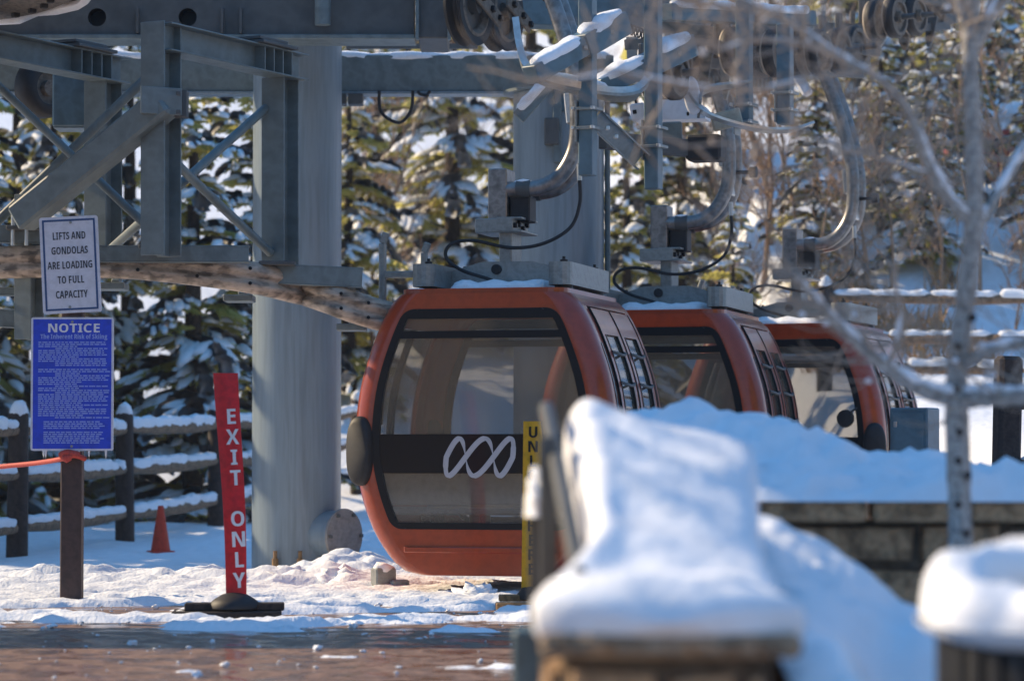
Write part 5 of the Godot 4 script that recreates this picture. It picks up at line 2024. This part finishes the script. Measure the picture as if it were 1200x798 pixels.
# ---------------------------------------------------------------- trees
# crown and snow of a spruce h high: sprays of needles on drooping branches, with snow along their tops
func spruce_meshes(sd: int, h: float, spread: float, snow_share: float) -> Array:
	var rng := RandomNumberGenerator.new()
	rng.seed = sd
	var gv := PackedVector3Array()
	var sv := PackedVector3Array()
	var sn := PackedVector3Array()
	var si := PackedInt32Array()
	var lump := func(c: Vector3, a1: Vector3, a2: Vector3, a3: Vector3) -> void:
		var at0 := sv.size()
		var u1 := a1.normalized()
		var u2 := a2.normalized()
		for r in [[1.0, -0.3], [0.7, 0.65]]:
			for j in 6:
				var aa := TAU * j / 6.0
				var o: Vector3 = (a1 * cos(aa) + a2 * sin(aa)) * r[0] + a3 * r[1]
				sv.append(c + o * rng.randf_range(0.7, 1.3))
				sn.append((u1 * cos(aa) * 0.4 + u2 * sin(aa) * 0.7 + Vector3(0, 0.25 + r[1], 0)).normalized())
		sv.append(c + a3)
		sn.append(Vector3.UP)
		for j in 6:
			var j2 := (j + 1) % 6
			si.append_array([at0 + j, at0 + 6 + j2, at0 + j2, at0 + j, at0 + 6 + j, at0 + 6 + j2, at0 + 6 + j, at0 + 12, at0 + 6 + j2])
	var y := 0.06 * h
	while y < h - 0.15:
		var f := 1.0 - y / h
		var reach := spread * pow(f, 0.75) + 0.12
		var n := 3 + int(3.6 * sqrt(f))
		var turn := rng.randf() * TAU
		for b in n:
			var ang := turn + TAU * (b + rng.randf_range(-0.35, 0.35)) / n
			var dir := Vector3(cos(ang), 0, sin(ang))
			var side := Vector3(-dir.z, 0, dir.x)
			var long := reach * rng.randf_range(0.55, 1.12)
			var rise := rng.randf_range(-0.1, 0.2) + 0.4 * (1.0 - f)
			var droop := rng.randf_range(0.3, 0.65)
			var y0 := y + rng.randf_range(-0.2, 0.2)
			var steps := maxi(3, int(long / 0.15))
			var laden := snow_share * rng.randf_range(0.35, 1.45)
			for k in steps + 1:
				var t := (k + 0.6) / (steps + 0.6)
				var p := dir * long * t + side * sin(t * 4.0 + ang * 3.0) * 0.05 * long + Vector3(0, y0 + long * (rise * t - droop * t * t), 0)
				var slope := rise - 2.0 * droop * t
				var fwd := (dir + Vector3(0, slope, 0)).normalized()
				var tl := (0.14 + 0.33 * long * sin(clampf(t * 1.15 + 0.1, 0.0, 1.0) * PI)) * rng.randf_range(0.7, 1.25)
				if rng.randf() < laden * 1.1 and t > 0.25:
					lump.call(p + Vector3(0, 0.03, 0), fwd * long * 0.11 * rng.randf_range(0.8, 1.7), side * (0.06 + 0.1 * long * (1.0 - t * 0.5)) * rng.randf_range(0.7, 1.3), Vector3(0, rng.randf_range(0.05, 0.13), 0))
				for q in [-1.0, 1.0]:
					var d: Vector3 = (fwd * 0.8 + side * q * (1.0 if k < steps else 0.35) + Vector3(0, rng.randf_range(-0.6, -0.1), 0)).normalized()
					var w := Vector3.UP.cross(d).normalized() * (0.03 + 0.045 * tl)
					var u := d.cross(w).normalized() * (0.03 + 0.04 * tl)
					var e := p + d * tl
					for i in 3:
						# three pointed sprays along the twig, hanging a little
						var p1 := p + d * tl * (0.27 * i)
						var o1: Vector3 = (d * 0.75 + w.normalized() * (i - 1) * 0.8 + Vector3(0, rng.randf_range(-0.5, 0.1), 0)).normalized() * tl * rng.randf_range(0.35, 0.6)
						gv.append_array([p1 - w, p1 + w, p1 + o1, p1 - u, p1 + u, p1 + o1])
					gv.append_array([p - w * 0.6, p + w * 0.6, e, p - u * 0.6, p + u * 0.6, e])
					if rng.randf() < laden * 0.9:
						lump.call(p + d * tl * rng.randf_range(0.3, 0.65) + Vector3(0, 0.03, 0), d * tl * rng.randf_range(0.3, 0.58), w.normalized() * (0.035 + 0.11 * tl) * rng.randf_range(0.8, 1.5), Vector3(0, (0.035 + 0.07 * tl) * rng.randf_range(0.6, 1.4), 0))
		y += (0.4 + 0.26 * f) * h / 9.0
	# the tip
	for k in 5:
		var a := TAU * k / 5
		var p := Vector3(0, h - 0.3 + 0.05 * k, 0)
		gv.append_array([p, p + Vector3(cos(a) * 0.14, 0.1, sin(a) * 0.14), p + Vector3(0, 0.35, 0)])
	return [raw_mesh(gv, PackedVector3Array(), PackedInt32Array()), raw_mesh(sv, sn, si)]


func make_spruce(sd: int, h: float, spread: float, share: float, m: Material) -> Node3D:
	var o := thing("spruce_tree", "", "tree", Vector3.ZERO, 0.0, "snowy spruces behind the lift")
	var s := st()
	tube(s, [Vector3(0, -0.4, 0), Vector3(0, h * 0.4, 0), Vector3(0, h * 0.95, 0)], [0.028 * h * 0.6 + 0.03, 0.014 * h, 0.01], 9)
	part("trunk", s, M.bark, o)
	var c := spruce_meshes(sd, h, spread, share)
	put("crown", c[0], m, o)
	put("snow", c[1], M.tree_snow, o)
	return o


# a bare tree: trunk, limbs and a haze of twigs in one branching mesh
func bare_meshes(sd: int, h: float, levels: int, spread: float, r0: float) -> Array:
	var rng := RandomNumberGenerator.new()
	rng.seed = sd
	var big := st()
	var small := st()
	var work := [[Vector3.ZERO, Vector3(rng.randf_range(-0.06, 0.06), 1, rng.randf_range(-0.06, 0.06)), h * 0.5, r0, 0]]
	while work.size():
		var w: Array = work.pop_back()
		var p: Vector3 = w[0]
		var d: Vector3 = w[1].normalized()
		var l: float = w[2]
		var r: float = w[3]
		var pts := [p]
		var rr := [r]
		var q := p
		for k in 4:
			d = (d + Vector3(rng.randf_range(-1, 1), rng.randf_range(-0.4, 0.7), rng.randf_range(-1, 1)) * 0.13).normalized()
			q += d * l / 4.0
			pts.append(q)
			rr.append(maxf(0.006, r * (1.0 - 0.14 * (k + 1))))
		tube(big if w[4] < 2 else small, pts, rr, 7 if w[4] < 2 else 3, false)
		if w[4] >= levels:
			continue
		var n := 3 if w[4] == 0 else 4
		for k in n:
			var t := rng.randf_range(0.3, 1.0) if k else 1.0
			var base: Vector3 = pts[0].lerp(pts[4], t) if t < 1.0 else pts[4]
			if t < 1.0:
				var i := int(t * 4.0)
				base = pts[i].lerp(pts[i + 1], t * 4.0 - i)
			var side := Vector3(rng.randf_range(-1, 1), rng.randf_range(-0.2, 0.6), rng.randf_range(-1, 1)).normalized()
			work.append([base, d + side * (spread if k else 0.25), l * rng.randf_range(0.55, 0.8), r * (0.42 if k else 0.62), w[4] + 1])
	return [done(big), done(small)]


func make_bare(sd: int, h: float, levels: int, spread: float, r0: float) -> Node3D:
	var o := thing("bare_tree", "", "tree", Vector3.ZERO, 0.0, "bare brown trees among the spruces")
	var m := bare_meshes(sd, h, levels, spread, r0)
	put("trunk", m[0], M.twig, o)
	var t := put("twigs", m[1], M.twig, o)
	t.set_meta("kind", "stuff")
	return o


func build_trees() -> void:
	var rng := RandomNumberGenerator.new()
	rng.seed = 77
	var protos := [make_spruce(1, 9.0, 1.9, 0.95, M.needles), make_spruce(2, 8.0, 1.8, 0.95, M.needles), make_spruce(3, 10.5, 2.1, 0.95, M.needles), make_spruce(4, 7.0, 1.75, 0.9, M.needles), make_spruce(5, 12.0, 2.4, 0.95, M.needles)]
	var used := [false, false, false, false, false]
	# photograph column, distance, which, size, label
	var list := [
		[225, 39.5, 0, 0.9, "dark shaded spruce whose trunk stands over the left fence"], [60, 41, 3, 1.1, "shaded spruce behind the white capacity sign"], [-60, 39, 0, 1.0, "shaded spruce at the far left end of the fence"], [150, 42.5, 4, 0.75, "tall spruce between the left frame's two far posts"],
		[300, 41.5, 2, 0.8, "spruce showing left of the pale column"], [20, 44, 4, 0.9, "tall spruce over the hanging rubber wheel"], [-160, 44, 4, 0.95, "tall spruce beyond the left end of the fence"], [-330, 42, 2, 1.0, "spruce far to the left of the fence"],
		[530, 51, 1, 1.15, "sunlit spruce under the hanging cable loop"], [435, 57, 2, 0.9, "spruce against the pale column's right edge"], [622, 55, 2, 0.95, "spruce just left of the second column"], [470, 74, 4, 0.9, "tall spruce far up the slope over the nearest cabin"],
		[735, 46, 3, 0.95, "spruce right of the second column, behind the middle cabin's cable"], [800, 52, 1, 0.9, "spruce behind the middle cabin's hanger"], [860, 44, 3, 0.7, "low blue shaded spruce behind the middle cabin's roof"],
		[1000, 60, 2, 0.8, "greenish spruce behind the farthest cabin's hanger"], [1075, 53, 1, 0.75, "spruce over the right fence, left of the aspen trunk"], [1122, 50, 3, 0.6, "spruce over the right fence, beside the aspen trunk"], [1268, 47, 0, 0.8, "spruce at the right end of the rise"], [1110, 72, 4, 0.8, "far spruce above the red walled building's left end"], [960, 84, 4, 0.9, "far spruce over the row of tyres"], [1215, 86, 2, 0.8, "far spruce behind the red walled building"], [840, 78, 4, 0.9, "far spruce behind the third hanging post"], [1060, 92, 4, 1.0, "farthest spruce high on the slope behind the aspen"],
		[-260, 33, 3, 1.2, "broad spruce left of the fence between its posts"], [-240, 36.5, 1, 1.1, "spruce left of the fence, behind the broad one"], [-335, 29.5, 3, 1.2, "broad spruce nearest the road on the left"],
		[-420, 33, 0, 1.0, "spruce left of the lift, nearest the fence's near end"], [-560, 36, 4, 0.9, "tall spruce well left of the fence"], [-290, 35.5, 2, 0.8, "spruce left of the fence beside the tall one"], [-760, 34, 0, 1.1, "leftmost spruce beyond the road"], [-300, 31.5, 3, 1.1, "spruce just left of the fence's second post"], [-350, 34.8, 1, 1.0, "spruce left of the fence's third post"], [-180, 38, 1, 0.9, "spruce beside the left end of the fence"], [910, 70, 0, 0.9, "spruce behind the short hanging post"], [1290, 66, 4, 0.9, "tall spruce beyond the right end of the rise"], [408, 48.5, 3, 0.95, "spruce right beside the pale column, over the guide rail's end"], [1152, 52.5, 3, 0.42, "young spruce under the red building's left end"], [1205, 50, 1, 0.4, "young spruce below the red building"], [1165, 61, 0, 0.7, "dark spruce behind the low red building's left end"], [1085, 62, 2, 0.65, "spruce up the slope left of the red building"], [1232, 63, 4, 0.6, "spruce up the slope behind the red building"], [1010, 66, 4, 0.6, "spruce high up the slope over the last tyres"], [1090, 47, 1, 0.6, "small spruce left of the aspen trunk"], [958, 46.5, 1, 0.55, "olive spruce right behind the farthest hanger"], [1035, 49, 1, 0.6, "olive spruce above the right fence"], [880, 84, 2, 1.0, "far spruce between the third and the short hanging posts"], [950, 96, 2, 1.1, "topmost far spruce over the third cabin"]]
	for q in list:
		var k: int = q[2]
		var o: Node3D
		if used[k]:
			o = copy_of(protos[k], q[4])
		else:
			o = protos[k]
			used[k] = true
			o.set_meta("label", q[4])
		var d: float = q[1]
		var x: float = (q[0] - 600.0) / 3333.0 * d
		o.position = Vector3(x, ground_at(x, -d) - 0.1, -d)
		o.rotation.y = rng.randf() * TAU
		o.scale = Vector3.ONE * float(q[3])
	var bares := [make_bare(11, 5.5, 4, 0.75, 0.06), make_bare(12, 6.5, 4, 0.6, 0.07), make_bare(13, 2.6, 4, 0.95, 0.045)]
	var seen := [false, false, false]
	var blist := [[455, 50, 0, 1.0, "bare brown tree left of the sunlit spruce"], [905, 48, 1, 0.95, "bare brown tree between the middle and farthest hangers"], [935, 56, 0, 1.2, "bare brown tree right behind the farthest hanger's block"], [875, 62, 1, 1.1, "tall bare tree far behind the middle hanger"], [1020, 46, 2, 1.2, "brown shrub on the rise behind the farthest cabin"], [985, 45, 2, 1.0, "brown shrub left of its neighbour on the rise"], [1190, 44, 2, 0.7, "brown shrub near the right end of the rise"], [640, 70, 1, 1.2, "bare tree far behind the second column"], [395, 64, 0, 1.3, "bare tree seen past the pale column's right edge"], [1130, 58, 1, 1.0, "bare tree behind the aspen trunk"], [70, 60, 1, 1.3, "bare tree far behind the left frame"],
		[862, 48, 2, 1.3, "brown shrub straight under the white guide lip"], [935, 46.5, 2, 1.2, "brown shrub touching the farthest hanger's block"], [895, 47, 2, 1.3, "brown shrub between the middle and farthest hangers, in front"], [1000, 49, 2, 1.3, "brown shrub up the slope right of the farthest hanger"], [880, 45, 2, 1.0, "brown shrub low behind the middle cabin's right edge"], [845, 46, 2, 1.1, "brown shrub behind the middle hanger's end stop"], [915, 48.5, 2, 1.2, "tall brown shrub between two hangers, higher up"], [965, 45, 2, 0.9, "brown shrub behind the farthest hanger's curve"], [1045, 46, 2, 1.0, "brown shrub left of the aspen trunk on the rise"], [1150, 46, 2, 1.1, "brown shrub behind the thick fence post's left side"], [1205, 45, 2, 1.0, "brown shrub at the right edge, above the upper fence rail"], [1238, 47.5, 2, 1.2, "brown shrub beyond the right fence's end"], [1175, 49, 2, 1.2, "taller brown shrub straight above the thick post"], [1128, 52, 2, 1.3, "brown shrub up the slope behind the aspen's fork"], [1212, 53, 2, 1.4, "brown shrub right under the red building"], [1100, 45, 2, 1.0, "brown shrub right beside the aspen trunk"], [900, 52, 2, 1.3, "far brown shrub under the short hanging post"], [850, 51, 2, 1.3, "far brown shrub under the third hanging post"], [440, 49, 2, 1.2, "brown shrub right of the pale column"], [418, 54, 2, 1.4, "far brown shrub right of the pale column"], [760, 60, 2, 2.0, "brown shrub between the second column and the middle hanger"]]
	for q in blist:
		var k: int = q[2]
		var o: Node3D
		if seen[k]:
			o = copy_of(bares[k], q[4])
		else:
			o = bares[k]
			seen[k] = true
			o.set_meta("label", q[4])
		var d: float = q[1]
		var x: float = (q[0] - 600.0) / 3333.0 * d
		o.position = Vector3(x, ground_at(x, -d) - 0.1, -d)
		o.rotation.y = rng.randf() * TAU
		o.scale = Vector3.ONE * float(q[3])
	# dry grass on the rise to the right
	var gv := PackedVector3Array()
	for i in 3000:
		var x := rng.randf_range(4.4, 7.4)
		var z := -rng.randf_range(42.0, 46.5)
		if n_soft.get_noise_2d(x * 1.5, z * 1.5) < -0.12:
			continue
		var p := Vector3(x, ground_at(x, z) - 0.05, z)
		var a := rng.randf() * TAU
		var hh := rng.randf_range(0.2, 0.6)
		var w := Vector3(cos(a), 0, sin(a)) * 0.022
		var tip := p + Vector3(rng.randf_range(-0.25, 0.25), hh, rng.randf_range(-0.25, 0.25))
		gv.append_array([p - w, p + w, tip])
	var g := put("dry_grass", raw_mesh(gv, PackedVector3Array(), PackedInt32Array()), M.grass, self)
	tag(g, "tawny dry grass standing in the snow on the rise", "", "", "stuff")
	build_aspen(rng)


func build_aspen(rng: RandomNumberGenerator) -> void:
	var o := thing("aspen_tree", "bare pale aspen with snow on its branches in front on the right", "tree")
	# the main stems
	var stems := [
		["trunk", [Vector3(1.58, 0.517, -10), Vector3(1.578, 0.756, -10), Vector3(1.571, 1.055, -10), Vector3(1.567, 1.355, -10), Vector3(1.604, 1.655, -10), Vector3(1.633, 1.926, -10), Vector3(1.629, 2.259, -10), Vector3(1.622, 2.561, -10), Vector3(1.648, 2.864, -10)], 0.046, 0.026],
		["limb", [Vector3(1.578, 1.265, -10), Vector3(1.441, 1.296, -9.9), Vector3(1.294, 1.376, -9.8), Vector3(1.136, 1.499, -9.7), Vector3(1.024, 1.604, -9.6), Vector3(0.942, 1.685, -9.5)], 0.028, 0.01],
		["limb", [Vector3(1.578, 1.271, -10), Vector3(1.678, 1.275, -9.9), Vector3(1.808, 1.279, -9.8), Vector3(2.008, 1.301, -9.7)], 0.034, 0.024],
		["limb", [Vector3(1.624, 1.89, -10), Vector3(1.483, 2.026, -9.9), Vector3(1.369, 2.271, -9.8), Vector3(1.257, 2.365, -9.7), Vector3(1.111, 2.421, -9.6), Vector3(0.917, 2.54, -9.5), Vector3(0.709, 2.61, -9.4)], 0.02, 0.009],
		["limb", [Vector3(1.63, 1.851, -10), Vector3(1.717, 1.98, -10.1), Vector3(1.842, 2.165, -10.2), Vector3(1.985, 2.356, -10.3)], 0.022, 0.012],
		["limb", [Vector3(1.628, 2.501, -10), Vector3(1.704, 2.64, -10), Vector3(1.81, 2.773, -10)], 0.024, 0.018],
		["limb", [Vector3(1.622, 2.501, -10), Vector3(1.592, 2.652, -10), Vector3(1.563, 2.834, -10)], 0.02, 0.016],
		["limb", [Vector3(1.585, 1.385, -10), Vector3(1.664, 1.436, -9.9), Vector3(1.795, 1.468, -9.8)], 0.022, 0.016],
		["limb", [Vector3(1.128, 2.41, -9.6), Vector3(0.943, 2.411, -9.2), Vector3(0.765, 2.384, -8.9), Vector3(0.629, 2.324, -8.7), Vector3(0.487, 2.342, -8.5)], 0.009, 0.004],
		["limb", [Vector3(1.46, 2.053, -9.9), Vector3(1.188, 2.07, -9.4), Vector3(0.921, 2.045, -9), Vector3(0.689, 2.045, -8.8), Vector3(0.518, 2.013, -8.6)], 0.007, 0.003],
		["limb", [Vector3(1.198, 2.388, -9.7), Vector3(1.009, 2.318, -9.3), Vector3(0.759, 2.235, -9), Vector3(0.53, 2.231, -8.8), Vector3(0.311, 2.242, -8.6), Vector3(0.139, 2.185, -8.4)], 0.008, 0.003],
		["limb", [Vector3(0.859, 2.563, -9.5), Vector3(0.666, 2.539, -9.2), Vector3(0.516, 2.54, -9)], 0.012, 0.008],
		["limb", [Vector3(1.294, 1.376, -9.8), Vector3(1.34, 1.522, -9.7), Vector3(1.298, 1.691, -9.6), Vector3(1.354, 1.885, -9.5)], 0.01, 0.004],
	]
	for q in stems:
		var p := curve(q[1], 6)
		var rr := []
		for i in p.size():
			rr.append(lerpf(q[2], q[3], float(i) / (p.size() - 1)) * rng.randf_range(0.92, 1.1))
		var s := st()
		tube(s, p, rr, 12)
		var b := part(q[0], s, M.aspen if q[2] > 0.015 else M.pale_twig, o)
		if q[0] == "trunk":
			for i in 9:
				s = st()
				var c: Vector3 = p[6 + i * 2 + rng.randi() % 2] + Vector3(rng.randf_range(-0.015, 0.03), 0, 0.038)
				lathe(s, Transform3D(Basis(Vector3.RIGHT, PI / 2), c), [Vector2(0, 0.01), Vector2(0.014, 0.004), Vector2(0.016, -0.02)], 8, 2)
				part("knot", s, M.post_wood, b)
			continue
		# snow along the top of the flatter stretches
		for i in range(0, p.size() - 3, 3):
			var j := mini(i + 5, p.size() - 1)
			var dir: Vector3 = (p[j] - p[i]).normalized()
			if absf(dir.y) < 0.86 and rng.randf() < (0.9 if q[2] > 0.019 else 0.25):
				var w: float = rr[i] * 1.7
				put("snow", snow_on(p[i] + Vector3(0, rr[i] * 0.75, 0), p[j] + Vector3(0, rr[j] * 0.75, 0), w, w * 0.5, rng.randi() % 50), M.snow_fine, b)
		# twigs
		s = st()
		var tufts := []
		for k in int(p.size() * (0.8 if q[2] < 0.03 else 0.6)):
			var i := rng.randi_range(3, p.size() - 1)
			var dir := Vector3(rng.randf_range(-1, 0.5), rng.randf_range(-0.45, 0.75), rng.randf_range(-0.7, 0.7)).normalized()
			var l := rng.randf_range(0.18, 0.6)
			var a: Vector3 = p[i]
			var tw := [a]
			var r := []
			for j in 5:
				r.append(lerpf(0.0045, 0.0018, j / 4.0))
				if j < 4:
					dir = (dir + Vector3(rng.randf_range(-0.25, 0.25), rng.randf_range(-0.15, 0.25), rng.randf_range(-0.2, 0.2))).normalized()
					tw.append(tw[j] + dir * l / 4.0)
			tube(s, tw, r, 4, false)
			for j in [1, 2, 3]:
				var d2 := (dir + Vector3(rng.randf_range(-0.9, 0.9), rng.randf_range(-0.6, 0.9), rng.randf_range(-0.6, 0.6))).normalized()
				var m2: Vector3 = tw[j] + d2 * l * 0.22
				tube(s, [tw[j], m2, m2 + (d2 + Vector3(0, 0.3, 0)) * l * 0.16], [0.0028, 0.002, 0.0014], 3, false)
			if rng.randf() < 0.25:
				tufts.append(tw[2])
		part("twigs", s, M.pale_twig, b).set_meta("kind", "stuff")
		for e in tufts.slice(0, 3):
			s = st()
			lathe(s, at(e), [Vector2(0, -0.008), Vector2(0.011, -0.003), Vector2(0.012, 0.006), Vector2(0, 0.013)], 8, 2)
			part("snow_tuft", s, M.snow_fine, b)
